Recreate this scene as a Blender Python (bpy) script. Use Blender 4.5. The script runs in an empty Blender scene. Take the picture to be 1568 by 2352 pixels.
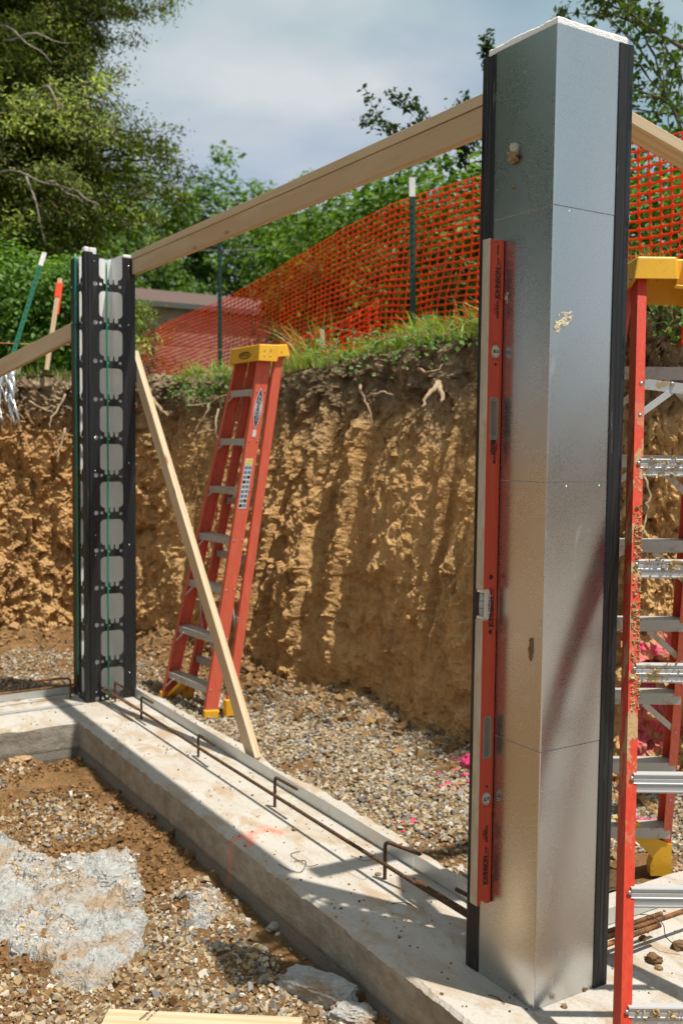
import bpy, bmesh, math, random
import numpy as np
from mathutils import Vector, Matrix

R = math.radians
random.seed(7)
rng = np.random.default_rng(11)
scene = bpy.context.scene
col = scene.collection

# ------------------------------------------------------------------ camera
CAM = np.array([-1.96353, -2.05938, 1.62788])
YAW, PITCH, ROLL = R(57.93726), R(-3.84915), R(0.61458)
fw = np.array([math.cos(PITCH)*math.cos(YAW), math.cos(PITCH)*math.sin(YAW), math.sin(PITCH)])
r0 = np.array([math.sin(YAW), -math.cos(YAW), 0.0])
u0 = np.cross(r0, fw)
rt = math.cos(ROLL)*r0 + math.sin(ROLL)*u0
up = -math.sin(ROLL)*r0 + math.cos(ROLL)*u0
FPX, FW_, FH_ = 2295.758, 1568.0, 2352.0
cd = bpy.data.cameras.new('camera')
cam = bpy.data.objects.new('camera', cd); col.objects.link(cam)
cam.matrix_world = Matrix(((rt[0], up[0], -fw[0], CAM[0]), (rt[1], up[1], -fw[1], CAM[1]), (rt[2], up[2], -fw[2], CAM[2]), (0, 0, 0, 1)))
cd.sensor_fit = 'VERTICAL'; cd.sensor_height = 36.0; cd.sensor_width = 24.0
cd.lens = FPX/FH_*36.0
cd.clip_start = 0.05; cd.clip_end = 3000
cd.dof.use_dof = True; cd.dof.focus_distance = 2.95; cd.dof.aperture_fstop = 4.2
scene.camera = cam

def at(x, y, d):
    """a spot seen at picture position x, y (1568 x 2352 frame) at depth d, used to survey where things stand"""
    p = CAM + (fw + rt*(x-FW_/2)/FPX - up*(y-FH_/2)/FPX)*d
    return Vector(p)

# ------------------------------------------------------------------ world and sun
SUN = Vector((0.175, -0.30, 1.0)).normalized()
world = bpy.data.worlds.new('World'); scene.world = world; world.use_nodes = True
wn = world.node_tree; wn.nodes.clear()
def wnode(t, **k):
    n = wn.nodes.new(t)
    for a, b in k.items(): setattr(n, a, b)
    return n
sky = wnode('ShaderNodeTexSky', sky_type='NISHITA', sun_disc=False, sun_elevation=math.asin(SUN.z), sun_rotation=math.atan2(SUN.x, SUN.y), air_density=1.0, dust_density=2.0, ozone_density=1.0)
tc = wnode('ShaderNodeTexCoord')
mp = wnode('ShaderNodeMapping'); mp.inputs['Scale'].default_value = (1.0, 1.0, 2.1); mp.inputs['Location'].default_value = (0.31, 0.02, 0.1)
wn.links.new(tc.outputs['Generated'], mp.inputs['Vector'])
n1 = wnode('ShaderNodeTexNoise'); n1.inputs['Scale'].default_value = 1.7; n1.inputs['Detail'].default_value = 7; n1.inputs['Roughness'].default_value = 0.5; n1.inputs['Distortion'].default_value = 0.5
n2 = wnode('ShaderNodeTexNoise'); n2.inputs['Scale'].default_value = 2.6; n2.inputs['Detail'].default_value = 5; n2.inputs['Roughness'].default_value = 0.45
wn.links.new(mp.outputs[0], n1.inputs['Vector']); wn.links.new(mp.outputs[0], n2.inputs['Vector'])
rampm = wnode('ShaderNodeValToRGB'); rampm.color_ramp.elements[0].position = 0.33; rampm.color_ramp.elements[1].position = 0.47
rampm.color_ramp.elements[0].color = (0.40, 0.40, 0.40, 1); rampm.color_ramp.elements[1].color = (1, 1, 1, 1)
rampc = wnode('ShaderNodeValToRGB'); rampc.color_ramp.elements[0].position = 0.38; rampc.color_ramp.elements[1].position = 0.60
rampc.color_ramp.elements[0].color = (0.235, 0.345, 0.400, 1); rampc.color_ramp.elements[1].color = (0.50, 0.53, 0.55, 1)
wn.links.new(n1.outputs['Fac'], rampm.inputs[0]); wn.links.new(n2.outputs['Fac'], rampc.inputs[0])
scl = wnode('ShaderNodeMix', data_type='RGBA', blend_type='MULTIPLY'); scl.inputs[0].default_value = 1.0
wn.links.new(rampc.outputs[0], scl.inputs['A']); scl.inputs['B'].default_value = (10, 10, 10, 1)
mixs = wnode('ShaderNodeMix', data_type='RGBA')
wn.links.new(rampm.outputs[0], mixs.inputs[0]); wn.links.new(sky.outputs[0], mixs.inputs['A']); wn.links.new(scl.outputs['Result'], mixs.inputs['B'])
bg = wnode('ShaderNodeBackground'); bg.inputs['Strength'].default_value = 0.10
wn.links.new(mixs.outputs['Result'], bg.inputs['Color'])
wo = wnode('ShaderNodeOutputWorld'); wn.links.new(bg.outputs[0], wo.inputs['Surface'])

sd = bpy.data.lights.new('sun', 'SUN'); sd.energy = 4.3; sd.angle = R(0.55); sd.color = (1.0, 0.94, 0.84)
sun = bpy.data.objects.new('sun', sd); col.objects.link(sun)
sun.rotation_euler = SUN.to_track_quat('Z', 'Y').to_euler(); sun.location = (3, -5, 14)

vs = scene.view_settings
vs.view_transform = 'Standard'; vs.look = 'None'; vs.exposure = 0.42; vs.gamma = 1.0; vs.use_curve_mapping = False
scene.render.engine = 'CYCLES'
scene.cycles.max_bounces = 8; scene.cycles.diffuse_bounces = 4; scene.cycles.glossy_bounces = 4; scene.cycles.transparent_max_bounces = 8
scene.cycles.use_denoising = True
scene.cycles.caustics_reflective = False; scene.cycles.caustics_refractive = False

# ------------------------------------------------------------------ noise in numpy
def _h(ix, iy, iz, seed):
    n = (ix*374761393 + iy*668265263 + iz*2147483647 + seed*1274126177) & 0xFFFFFFFF
    n = ((n ^ (n >> 13))*1274126177) & 0xFFFFFFFF
    n = (n ^ (n >> 16)) & 0xFFFFFF
    return n/float(0xFFFFFF)
def vnoise(x, y, z=0.0, seed=0):
    x, y, z = np.broadcast_arrays(np.asarray(x, float), np.asarray(y, float), np.asarray(z, float))
    ix = np.floor(x).astype(np.int64); iy = np.floor(y).astype(np.int64); iz = np.floor(z).astype(np.int64)
    fx, fy, fz = x-ix, y-iy, z-iz
    fx = fx*fx*(3-2*fx); fy = fy*fy*(3-2*fy); fz = fz*fz*(3-2*fz)
    o = 0
    for a in (0, 1):
        wx = fx if a else 1-fx
        for b in (0, 1):
            wy = fy if b else 1-fy
            for c in (0, 1):
                wz = fz if c else 1-fz
                o = o + wx*wy*wz*_h(ix+a, iy+b, iz+c, seed)
    return o*2-1
def fbm(x, y, z=0.0, oct=4, seed=0, gain=0.5):
    o = 0; a = 1.0; f = 1.0
    for i in range(oct):
        o = o + a*vnoise(np.asarray(x)*f, np.asarray(y)*f, np.asarray(z)*f, seed+i*17); a *= gain; f *= 2.03
    return o
def sstep(a, b, x):
    t = np.clip((x-a)/(b-a), 0, 1); return t*t*(3-2*t)

# ------------------------------------------------------------------ material kit
class NT:
    def __init__(s, name):
        s.m = bpy.data.materials.new(name); s.m.use_nodes = True
        s.t = s.m.node_tree; s.t.nodes.clear()
        s.out = s.t.nodes.new('ShaderNodeOutputMaterial')
    def n(s, t, ins=None, **k):
        nd = s.t.nodes.new(t)
        for a, b in k.items(): setattr(nd, a, b)
        for a, b in (ins or {}).items(): s.set(nd.inputs[a], b)
        return nd
    def set(s, inp, v):
        if hasattr(v, 'is_linked') or isinstance(v, bpy.types.NodeSocket): s.t.links.new(v, inp)
        else: inp.default_value = v
    def pos(s): return s.n('ShaderNodeNewGeometry').outputs['Position']
    def obj(s): return s.n('ShaderNodeTexCoord').outputs['Object']
    def mapv(s, v, scale=(1, 1, 1), loc=(0, 0, 0), rot=(0, 0, 0)):
        return s.n('ShaderNodeMapping', {'Vector': v, 'Scale': scale, 'Location': loc, 'Rotation': rot}).outputs[0]
    def noise(s, v, scale, detail=4, rough=0.55, dist=0.0, col=False):
        n = s.n('ShaderNodeTexNoise', {'Vector': v, 'Scale': scale, 'Detail': detail, 'Roughness': rough, 'Distortion': dist})
        return n.outputs['Color' if col else 'Fac']
    def voro(s, v, scale, feature='F1', out='Distance', rand=1.0):
        n = s.n('ShaderNodeTexVoronoi', {'Vector': v, 'Scale': scale, 'Randomness': rand}, feature=feature)
        return n.outputs[out]
    def ramp(s, f, stops, interp='LINEAR'):
        n = s.n('ShaderNodeValToRGB', {0: f}); cr = n.color_ramp; cr.interpolation = interp
        while len(cr.elements) < len(stops): cr.elements.new(0.5)
        for e, (p, c) in zip(cr.elements, stops):
            e.position = p; e.color = (c, c, c, 1) if isinstance(c, (int, float)) else (*c, 1)
        return n.outputs[0]
    def mix(s, f, a, b, blend='MIX'):
        n = s.n('ShaderNodeMix', data_type='RGBA', blend_type=blend)
        for i, v in ((0, f), ('A', a), ('B', b)):
            if isinstance(v, tuple) and len(v) == 3: v = (*v, 1)
            s.set(n.inputs[i], v)
        return n.outputs['Result']
    def math(s, op, a, b=0.0, c=None, clamp=False):
        n = s.n('ShaderNodeMath', operation=op, use_clamp=clamp)
        s.set(n.inputs[0], a); s.set(n.inputs[1], b)
        if c is not None: s.set(n.inputs[2], c)
        return n.outputs[0]
    def vm(s, op, a, b=None):
        n = s.n('ShaderNodeVectorMath', operation=op); s.set(n.inputs[0], a)
        if b is not None: s.set(n.inputs[1], b)
        return n
    def sep(s, v): return s.n('ShaderNodeSeparateXYZ', {0: v}).outputs
    def attr(s, name): return s.n('ShaderNodeAttribute', attribute_name=name).outputs['Color']
    def bump(s, h, strength=0.4, dist=0.01, normal=None):
        d = {'Height': h, 'Strength': strength, 'Distance': dist}
        if normal is not None: d['Normal'] = normal
        return s.n('ShaderNodeBump', d).outputs[0]
    def seg(s, v, a, b, wv=None):
        """distance from v to the segment a-b"""
        a = Vector(a); b = Vector(b); ab = b-a
        pa = s.vm('SUBTRACT', v, tuple(a)).outputs[0]
        h = s.math('DIVIDE', s.vm('DOT_PRODUCT', pa, tuple(ab)).outputs['Value'], ab.dot(ab), clamp=True)
        sc = s.n('ShaderNodeVectorMath', operation='SCALE'); sc.inputs[0].default_value = tuple(ab); s.set(sc.inputs['Scale'], h)
        return s.vm('LENGTH', s.vm('SUBTRACT', pa, sc.outputs[0]).outputs[0]).outputs['Value']
    def bsdf(s, colr=(0.5, 0.5, 0.5), rough=0.6, metal=0.0, normal=None, spec=0.5, **k):
        if isinstance(colr, tuple) and len(colr) == 3: colr = (*colr, 1)
        d = {'Base Color': colr, 'Roughness': rough, 'Metallic': metal, 'Specular IOR Level': spec}
        if normal is not None: d['Normal'] = normal
        d.update(k)
        b = s.n('ShaderNodeBsdfPrincipled', d)
        s.t.links.new(b.outputs[0], s.out.inputs['Surface'])
        return s.m

def m_simple(name, c, rough=0.6, metal=0.0, var=0.12, scale=30, bumpd=0.0, spec=0.5):
    k = NT(name); v = k.obj()
    n = k.noise(v, scale, 4)
    f = k.ramp(n, [(0.3, 1-var), (0.7, 1+var)])
    cc = k.mix(1.0, c, f, 'MULTIPLY')
    nb = k.bump(k.noise(v, scale*4, 4), 0.3, bumpd) if bumpd else None
    return k.bsdf(cc, rough, metal, nb, spec)

def m_concrete():
    k = NT('concrete'); p = k.pos()
    big = k.noise(p, 2.2, 5, 0.6); med = k.noise(p, 9, 6, 0.65); fine = k.noise(p, 90, 4, 0.6)
    base = k.mix(k.ramp(big, [(0.35, 0.0), (0.65, 1.0)]), (0.46, 0.425, 0.37), (0.54, 0.505, 0.45))
    base = k.mix(k.ramp(fine, [(0.35, 0.0), (0.62, 0.5)]), base, (0.42, 0.39, 0.345))
    # soil smears, dragged across the slab
    sm = k.noise(k.mapv(p, (9, 4.5, 9), (0, 0, 0), (0, 0, 0.5)), 1.0, 6, 0.7, 0.6)
    dirt = k.math('MULTIPLY', k.ramp(sm, [(0.47, 0.0), (0.60, 0.8)]), k.ramp(big, [(0.34, 0.25), (0.58, 1.0)]))
    base = k.mix(dirt, base, (0.38, 0.265, 0.15))
    spk = k.ramp(k.noise(p, 55, 3, 0.7), [(0.66, 0.0), (0.72, 0.8)])
    spk = k.math('MULTIPLY', spk, k.ramp(med, [(0.42, 0.0), (0.62, 1.0)]))
    base = k.mix(spk, base, (0.20, 0.13, 0.075))
    # formed sides: greyer, with a damp foot
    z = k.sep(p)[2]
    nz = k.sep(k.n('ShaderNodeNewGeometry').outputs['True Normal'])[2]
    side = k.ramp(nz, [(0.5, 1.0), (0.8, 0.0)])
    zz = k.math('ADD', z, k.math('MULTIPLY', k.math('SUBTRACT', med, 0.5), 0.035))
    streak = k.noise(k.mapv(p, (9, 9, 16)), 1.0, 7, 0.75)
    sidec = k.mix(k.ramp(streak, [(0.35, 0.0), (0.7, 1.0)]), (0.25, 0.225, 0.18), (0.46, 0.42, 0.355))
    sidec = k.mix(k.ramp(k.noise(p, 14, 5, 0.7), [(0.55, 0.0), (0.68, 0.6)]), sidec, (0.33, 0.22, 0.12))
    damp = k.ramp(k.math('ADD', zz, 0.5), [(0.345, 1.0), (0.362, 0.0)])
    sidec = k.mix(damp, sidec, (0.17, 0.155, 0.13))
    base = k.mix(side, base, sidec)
    # sprayed survey mark: an arrow on the slab and its tick down the side
    pw = k.vm('ADD', p, k.n('ShaderNodeVectorMath', {0: k.n('ShaderNodeVectorMath', {0: k.noise(p, 60, 2, col=True), 1: (0.5, 0.5, 0.5)}, operation='SUBTRACT').outputs[0], 'Scale': 0.03}, operation='SCALE').outputs[0]).outputs[0]
    d1 = k.seg(pw, (-0.205, 1.585, 0), (-0.02, 1.60, 0)); d2 = k.seg(pw, (-0.03, 1.63, 0), (0.0, 1.54, 0)); d3 = k.seg(pw, (-0.16, 1.50, 0), (-0.10, 1.60, 0)); d4 = k.math('ADD', k.seg(pw, (-0.205, 1.585, 0), (-0.21, 1.60, -0.20)), 0.009)
    dd = k.math('MINIMUM', k.math('MINIMUM', d1, d2), k.math('MINIMUM', d3, d4))
    pm = k.math('MULTIPLY', k.ramp(dd, [(0.006, 1.0), (0.034, 0.0)]), k.ramp(k.noise(p, 22, 5, 0.75), [(0.32, 0.08), (0.62, 0.85)]))
    base = k.mix(pm, base, (0.85, 0.16, 0.075))
    hb = k.math('ADD', k.math('MULTIPLY', fine, 0.25), k.math('ADD', k.math('MULTIPLY', k.noise(p, 18, 6, 0.65), 0.6), k.math('MULTIPLY', dirt, 0.4)))
    rough = k.mix(damp, (0.86, 0.86, 0.86), (0.45, 0.45, 0.45))
    return k.bsdf(base, rough, 0.0, k.bump(hb, 0.7, 0.012), 0.3)

def m_soil():
    k = NT('bank_soil'); p = k.pos(); z = k.sep(p)[2]
    big = k.noise(p, 1.3, 5, 0.6); med = k.noise(p, 7, 6, 0.65); fine = k.noise(p, 45, 5, 0.65)
    vstr = k.noise(k.mapv(p, (7, 7, 0.7)), 1.0, 5, 0.6, 0.3)
    mid = k.mix(k.ramp(med, [(0.3, 0.0), (0.7, 1.0)]), (0.46, 0.25, 0.09), (0.72, 0.46, 0.205))
    mid = k.mix(k.ramp(vstr, [(0.45, 0.0), (0.75, 0.6)]), mid, (0.25, 0.145, 0.062))
    mid = k.mix(k.ramp(big, [(0.52, 0.0), (0.72, 0.7)]), mid, (0.68, 0.44, 0.19))
    mid = k.mix(k.ramp(fine, [(0.55, 0.0), (0.75, 0.55)]), mid, (0.70, 0.56, 0.36))
    top = k.mix(k.ramp(med, [(0.35, 0.0), (0.68, 1.0)]), (0.15, 0.105, 0.065), (0.42, 0.315, 0.20))
    zz = k.math('ADD', z, k.math('MULTIPLY', k.math('SUBTRACT', big, 0.5), 0.9))
    ft = k.ramp(k.math('MULTIPLY', zz, 0.4), [(0.62, 0.0), (0.80, 1.0)])
    c = k.mix(ft, mid, top)
    # pink marking paint sprayed on the bank behind the right ladder
    pw = k.vm('ADD', p, k.n('ShaderNodeVectorMath', {0: k.n('ShaderNodeVectorMath', {0: k.noise(p, 9, 3, col=True), 1: (0.5, 0.5, 0.5)}, operation='SUBTRACT').outputs[0], 'Scale': 0.22}, operation='SCALE').outputs[0]).outputs[0]
    ds = None
    for a, b in PINK_SEGS:
        d = k.seg(pw, a, b); ds = d if ds is None else k.math('MINIMUM', ds, d)
    pm = k.math('MULTIPLY', k.ramp(ds, [(0.02, 1.0), (0.085, 0.0)]), k.ramp(k.noise(p, 20, 4, 0.7), [(0.35, 0.25), (0.58, 1.0)]))
    c = k.mix(pm, c, (0.78, 0.045, 0.20))
    h = k.math('ADD', k.math('MULTIPLY', fine, 0.5), k.math('ADD', med, k.math('MULTIPLY', vstr, 0.5)))
    return k.bsdf(c, 0.95, 0.0, k.bump(h, 1.0, 0.05), 0.15)

def m_dirt():
    k = NT('pit_dirt'); p = k.pos()
    big = k.noise(p, 1.6, 5, 0.6); med = k.noise(p, 11, 6, 0.7); fine = k.noise(p, 80, 5, 0.65)
    c = k.mix(k.ramp(med, [(0.3, 0.0), (0.7, 1.0)]), (0.115, 0.058, 0.022), (0.27, 0.150, 0.062))
    c = k.mix(k.ramp(big, [(0.5, 0.0), (0.68, 0.8)]), c, (0.31, 0.185, 0.08))
    c = k.mix(k.ramp(fine, [(0.56, 0.0), (0.72, 0.7)]), c, (0.40, 0.29, 0.17))
    c = k.mix(k.ramp(k.noise(p, 30, 4, 0.7), [(0.60, 0.0), (0.70, 0.55)]), c, (0.12, 0.065, 0.03))
    yy = k.math('ADD', k.sep(p)[1], k.math('MULTIPLY', big, 0.8))
    c = k.mix(k.ramp(k.math('ADD', k.math('MULTIPLY', yy, -0.2), 0.5), [(0.48, 0.0), (0.62, 0.75)]), c, k.mix(med, (0.33, 0.31, 0.28), (0.52, 0.49, 0.44)))
    h = k.math('ADD', k.math('MULTIPLY', fine, 0.45), med)
    return k.bsdf(c, 0.95, 0.0, k.bump(h, 0.9, 0.03), 0.15)

def m_attr(name, rough=0.9, bscale=60, bd=0.004, spec=0.2, var=0.25):
    k = NT(name); p = k.pos(); a = k.attr('col')
    n = k.noise(p, bscale, 5, 0.65)
    c = k.mix(1.0, a, k.ramp(n, [(0.3, 1-var), (0.7, 1+var)]), 'MULTIPLY')
    return k.bsdf(c, rough, 0.0, k.bump(n, 0.6, bd), spec)

def m_leaf(name, trans=0.4, gloss=0.04, var=0.2):
    k = NT(name); a = k.attr('col')
    c = a
    d = k.n('ShaderNodeBsdfDiffuse', {'Color': c}); t = k.n('ShaderNodeBsdfTranslucent', {'Color': k.mix(1.0, c, (1.25, 1.35, 0.6), 'MULTIPLY')})
    mx = k.n('ShaderNodeMixShader', {0: trans, 1: d.outputs[0], 2: t.outputs[0]})
    g = k.n('ShaderNodeBsdfGlossy', {'Color': (1, 1, 1, 1), 'Roughness': 0.55})
    m2 = k.n('ShaderNodeMixShader', {0: gloss*0.5, 1: mx.outputs[0], 2: g.outputs[0]})
    k.t.links.new(m2.outputs[0], k.out.inputs['Surface'])
    return k.m

def m_steel():
    k = NT('galvanised_sheet'); v = k.obj()
    sp = k.voro(v, 210, out='Color'); sv = k.sep(sp)[0]
    big = k.noise(v, 5, 4, 0.6); st = k.noise(k.mapv(v, (60, 60, 3)), 1.0, 4, 0.6)
    c = k.mix(k.ramp(sv, [(0.0, 0.0), (1.0, 1.0)]), (0.575, 0.59, 0.60), (0.61, 0.625, 0.635))
    r = k.math('ADD', k.math('MULTIPLY', sv, 0.025), k.math('ADD', 0.225, k.math('MULTIPLY', big, 0.09)))
    # thumbed smears, chalky wipes and mud flecks
    wipe = k.math('MULTIPLY', k.ramp(k.noise(k.mapv(v, (7, 7, 2.2), (3, 1, 2), (0.2, 0.1, 0.6)), 1.0, 6, 0.72, 1.2), [(0.62, 0.0), (0.70, 0.55)]), 1.0)
    c = k.mix(k.math('MULTIPLY', wipe, 0.6), c, (0.62, 0.61, 0.59)); r = k.math('ADD', r, k.math('MULTIPLY', wipe, 0.16))
    fl = k.ramp(k.noise(v, 150, 2, 0.5), [(0.86, 0.0), (0.88, 1.0)])
    scr = k.ramp(k.noise(k.mapv(v, (180, 180, 7), (0, 0, 0), (0.25, -0.2, 0.3)), 1.0, 3, 0.5), [(0.745, 0.0), (0.765, 0.8)])
    mud = k.math('MULTIPLY', fl, k.ramp(k.noise(v, 6, 3), [(0.60, 0.0), (0.68, 1.0)])); scr = k.math('MULTIPLY', scr, k.ramp(k.noise(v, 4.3, 2), [(0.55, 0.0), (0.64, 1.0)]))
    c = k.mix(scr, c, (0.78, 0.77, 0.75)); metal = k.math('SUBTRACT', 1.0, k.math('MULTIPLY', wipe, 0.3))
    h = k.noise(v, 2.2, 2)
    return k.bsdf(c, r, metal, k.bump(h, 0.12, 0.02), 0.5)

def m_angle():
    k = NT('dull_galvanised'); v = k.obj()
    n = k.noise(v, 14, 5, 0.6)
    c = k.mix(n, (0.50, 0.53, 0.53), (0.66, 0.68, 0.67))
    c = k.mix(k.ramp(k.noise(v, 9, 6, 0.75), [(0.6, 0.0), (0.7, 0.5)]), c, (0.40, 0.31, 0.21))
    return k.bsdf(c, 0.42, 0.55, None, 0.5)

def m_black():
    k = NT('black_plastic'); v = k.obj()
    st = k.noise(k.mapv(v, (70, 70, 2.0)), 1.0, 5, 0.65)
    c = k.mix(k.ramp(st, [(0.5, 0.0), (0.8, 1.0)]), (0.014, 0.015, 0.017), (0.045, 0.044, 0.042))
    du = k.math('MULTIPLY', k.ramp(k.noise(k.mapv(v, (60, 60, 5)), 1.0, 6, 0.75), [(0.62, 0.0), (0.70, 0.9)]), k.ramp(k.noise(v, 3.5, 3), [(0.42, 0.0), (0.62, 1.0)]))
    c = k.mix(du, c, (0.22, 0.20, 0.17))
    return k.bsdf(c, k.math('ADD', 0.36, k.math('MULTIPLY', st, 0.14)), 0.0, k.bump(st, 0.2, 0.002), 0.45)

def m_wood():
    k = NT('pine_lumber'); v = k.obj()
    rnd = k.n('ShaderNodeObjectInfo').outputs['Random']
    off = k.n('ShaderNodeCombineXYZ', {0: k.math('MULTIPLY', rnd, 17.0), 1: k.math('MULTIPLY', rnd, 3.1), 2: k.math('MULTIPLY', rnd, 5.7)}).outputs[0]
    vo = k.vm('ADD', v, off).outputs[0]
    warp = k.noise(k.mapv(vo, (2.2, 9, 9)), 1.0, 4, 0.5)
    ring = k.n('ShaderNodeTexWave', {'Vector': k.mapv(vo, (0.9, 9, 7)), 'Scale': 1.0, 'Distortion': 7.0, 'Detail': 4, 'Detail Scale': 1.1}, wave_type='BANDS', bands_direction='Y').outputs['Fac']
    fibre = k.noise(k.mapv(vo, (3, 190, 190)), 1.0, 4, 0.6)
    c = k.mix(k.ramp(ring, [(0.3, 0.0), (0.85, 1.0)]), (0.61, 0.485, 0.33), (0.53, 0.39, 0.24))
    c = k.mix(k.ramp(fibre, [(0.35, 0.0), (0.75, 0.45)]), c, (0.43, 0.30, 0.165))
    c = k.mix(k.ramp(warp, [(0.55, 0.0), (0.8, 0.4)]), c, (0.70, 0.57, 0.39))
    kn = k.voro(k.mapv(vo, (2.6, 8.0, 8.0)), 1.0)
    c = k.mix(k.ramp(kn, [(0.07, 0.85), (0.13, 0.0)]), c, (0.22, 0.115, 0.05))
    dirt = k.ramp(k.noise(k.mapv(vo, (4, 10, 10)), 1.0, 6, 0.75), [(0.64, 0.0), (0.73, 0.5)])
    c = k.mix(dirt, c, (0.30, 0.21, 0.13))
    return k.bsdf(c, 0.72, 0.0, k.bump(fibre, 0.35, 0.002), 0.3)

def m_rust(name, dark):
    k = NT(name); v = k.pos()
    n = k.noise(v, 60, 5, 0.7); b = k.noise(v, 9, 4, 0.6)
    c = k.mix(k.ramp(n, [(0.35, 0.0), (0.7, 1.0)]), (0.055, 0.032, 0.02), (0.26, 0.12, 0.045) if not dark else (0.15, 0.085, 0.045))
    c = k.mix(k.ramp(b, [(0.5, 0.0), (0.65, 0.8)]), c, (0.40, 0.18, 0.06) if not dark else (0.11, 0.06, 0.03))
    return k.bsdf(c, 0.75, 0.25, k.bump(n, 0.5, 0.002), 0.3)

def m_fibreglass(name, c0, c1, mud):
    k = NT(name); v = k.obj(); p = k.pos()
    fib = k.noise(k.mapv(v, (160, 160, 9)), 1.0, 4, 0.6)
    c = k.mix(k.ramp(fib, [(0.3, 0.0), (0.75, 1.0)]), c0, c1)
    scr = k.ramp(k.noise(k.mapv(v, (50, 50, 26), (0, 0, 0), (0.7, 0.5, 0.2)), 1.0, 4, 0.8), [(0.69, 0.0), (0.72, 0.7)])
    c = k.mix(scr, c, (0.80, 0.52, 0.42))
    sm = k.noise(p, 11, 4, 0.6)
    c = k.mix(k.ramp(sm, [(0.58, 0.0), (0.75, 0.5)]), c, (0.42, 0.17, 0.11))
    h = fib
    if mud:
        z = k.sep(v)[2]
        zone = k.ramp(k.math('MULTIPLY', z, 0.4), [(0.20, 0.0), (0.30, 0.9), (0.63, 1.0), (0.72, 0.0)])
        mm = k.math('MULTIPLY', k.ramp(k.noise(k.mapv(v, (22, 22, 10)), 1.0, 6, 0.72), [(0.50, 0.0), (0.545, 1.0)]), zone)
        mm = k.math('MULTIPLY', mm, k.ramp(k.noise(v, 2.2, 2), [(0.42, 0.0), (0.5, 1.0)]))
        c = k.mix(mm, c, k.mix(k.noise(v, 70, 4), (0.34, 0.22, 0.10), (0.56, 0.41, 0.22)))
        h = k.math('ADD', k.math('MULTIPLY', fib, 0.1), k.math('MULTIPLY', mm, k.noise(v, 60, 5, 0.7)))
        return k.bsdf(c, 0.6, 0.0, k.bump(h, 0.6, 0.005), 0.3)
    return k.bsdf(c, 0.5, 0.0, k.bump(h, 0.15, 0.002), 0.4)

def m_alu(name, mud, c0=(0.54, 0.545, 0.55)):
    k = NT(name); v = k.obj()
    br = k.noise(k.mapv(v, (4, 220, 220)), 1.0, 4, 0.6)
    c = k.mix(br, tuple(x*0.85 for x in c0), c0)
    lo, hi = (0.53, 0.57) if mud else (0.64, 0.70)
    mm = k.ramp(k.noise(v, 24, 6, 0.72), [(lo, 0.0), (hi, 1.0)])
    mm = k.math('MULTIPLY', mm, k.ramp(k.noise(v, 4, 2), [(0.40, 0.0), (0.55, 1.0)]))
    c = k.mix(mm, c, k.mix(k.noise(v, 80, 4), (0.30, 0.19, 0.09), (0.54, 0.39, 0.21)))
    metal = k.math('MULTIPLY', k.math('SUBTRACT', 1.0, mm), 0.25)
    rg = k.math('ADD', 0.55, k.math('MULTIPLY', mm, 0.6))
    return k.bsdf(c, rg, metal, k.bump(k.math('MULTIPLY', mm, k.noise(v, 90, 4, 0.7)), 0.5, 0.003), 0.5)

def m_yellow():
    k = NT('yellow_plastic'); v = k.obj(); p = k.pos()
    n = k.noise(v, 18, 5, 0.7)
    c = k.mix(k.ramp(n, [(0.45, 0.0), (0.7, 0.5)]), (0.80, 0.43, 0.022), (0.66, 0.36, 0.05))
    c = k.mix(k.ramp(k.noise(p, 38, 5, 0.75), [(0.60, 0.0), (0.68, 0.8)]), c, (0.20, 0.13, 0.06))
    return k.bsdf(c, 0.42, 0.0, k.bump(n, 0.2, 0.003), 0.45)

def m_foam():
    k = NT('white_foam'); v = k.obj()
    b = k.voro(v, 260)
    c = k.mix(k.noise(v, 12, 4), (0.88, 0.875, 0.86), (0.94, 0.935, 0.92))
    return k.bsdf(c, 0.9, 0.0, k.bump(b, 0.5, 0.003), 0.3)

def m_spill():
    k = NT('spilled_concrete'); p = k.pos()
    n = k.noise(p, 26, 6, 0.7); b = k.noise(p, 5, 4, 0.6)
    c = k.mix(k.ramp(n, [(0.3, 0.0), (0.7, 1.0)]), (0.35, 0.345, 0.325), (0.56, 0.555, 0.53))
    c = k.mix(k.ramp(b, [(0.47, 0.0), (0.62, 0.85)]), c, (0.40, 0.27, 0.15))
    c = k.mix(k.ramp(k.noise(p, 70, 4, 0.7), [(0.60, 0.0), (0.68, 0.7)]), c, (0.25, 0.22, 0.18))
    return k.bsdf(c, 0.93, 0.0, k.bump(k.math('ADD', n, k.math('MULTIPLY', k.noise(p, 90, 4), 0.6)), 1.0, 0.02), 0.2)

def m_brick():
    k = NT('brick_red_brown'); p = k.pos(); rnd = k.n('ShaderNodeObjectInfo').outputs['Random']
    c = k.mix(rnd, (0.27, 0.175, 0.145), (0.42, 0.29, 0.245)); n = k.noise(p, 14, 4, 0.7)
    c = k.mix(k.ramp(n, [(0.3, 0.0), (0.75, 0.6)]), c, (0.45, 0.33, 0.28))
    return k.bsdf(c, 0.9, 0.0, k.bump(n, 0.4, 0.01), 0.2)

def m_brickwall():
    k = NT('brick_courses'); p = k.pos(); s = k.sep(p)
    v = k.n('ShaderNodeCombineXYZ', {0: s[0], 1: s[2], 2: s[1]}).outputs[0]
    b = k.n('ShaderNodeTexBrick', {'Vector': v, 'Color1': (0.28, 0.18, 0.15, 1), 'Color2': (0.42, 0.29, 0.245, 1), 'Mortar': (0.40, 0.35, 0.31, 1), 'Scale': 1.0, 'Mortar Size': 0.006, 'Brick Width': 0.21, 'Row Height': 0.075})
    return k.bsdf(b.outputs[0], 0.9, 0.0, None, 0.2)

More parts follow.
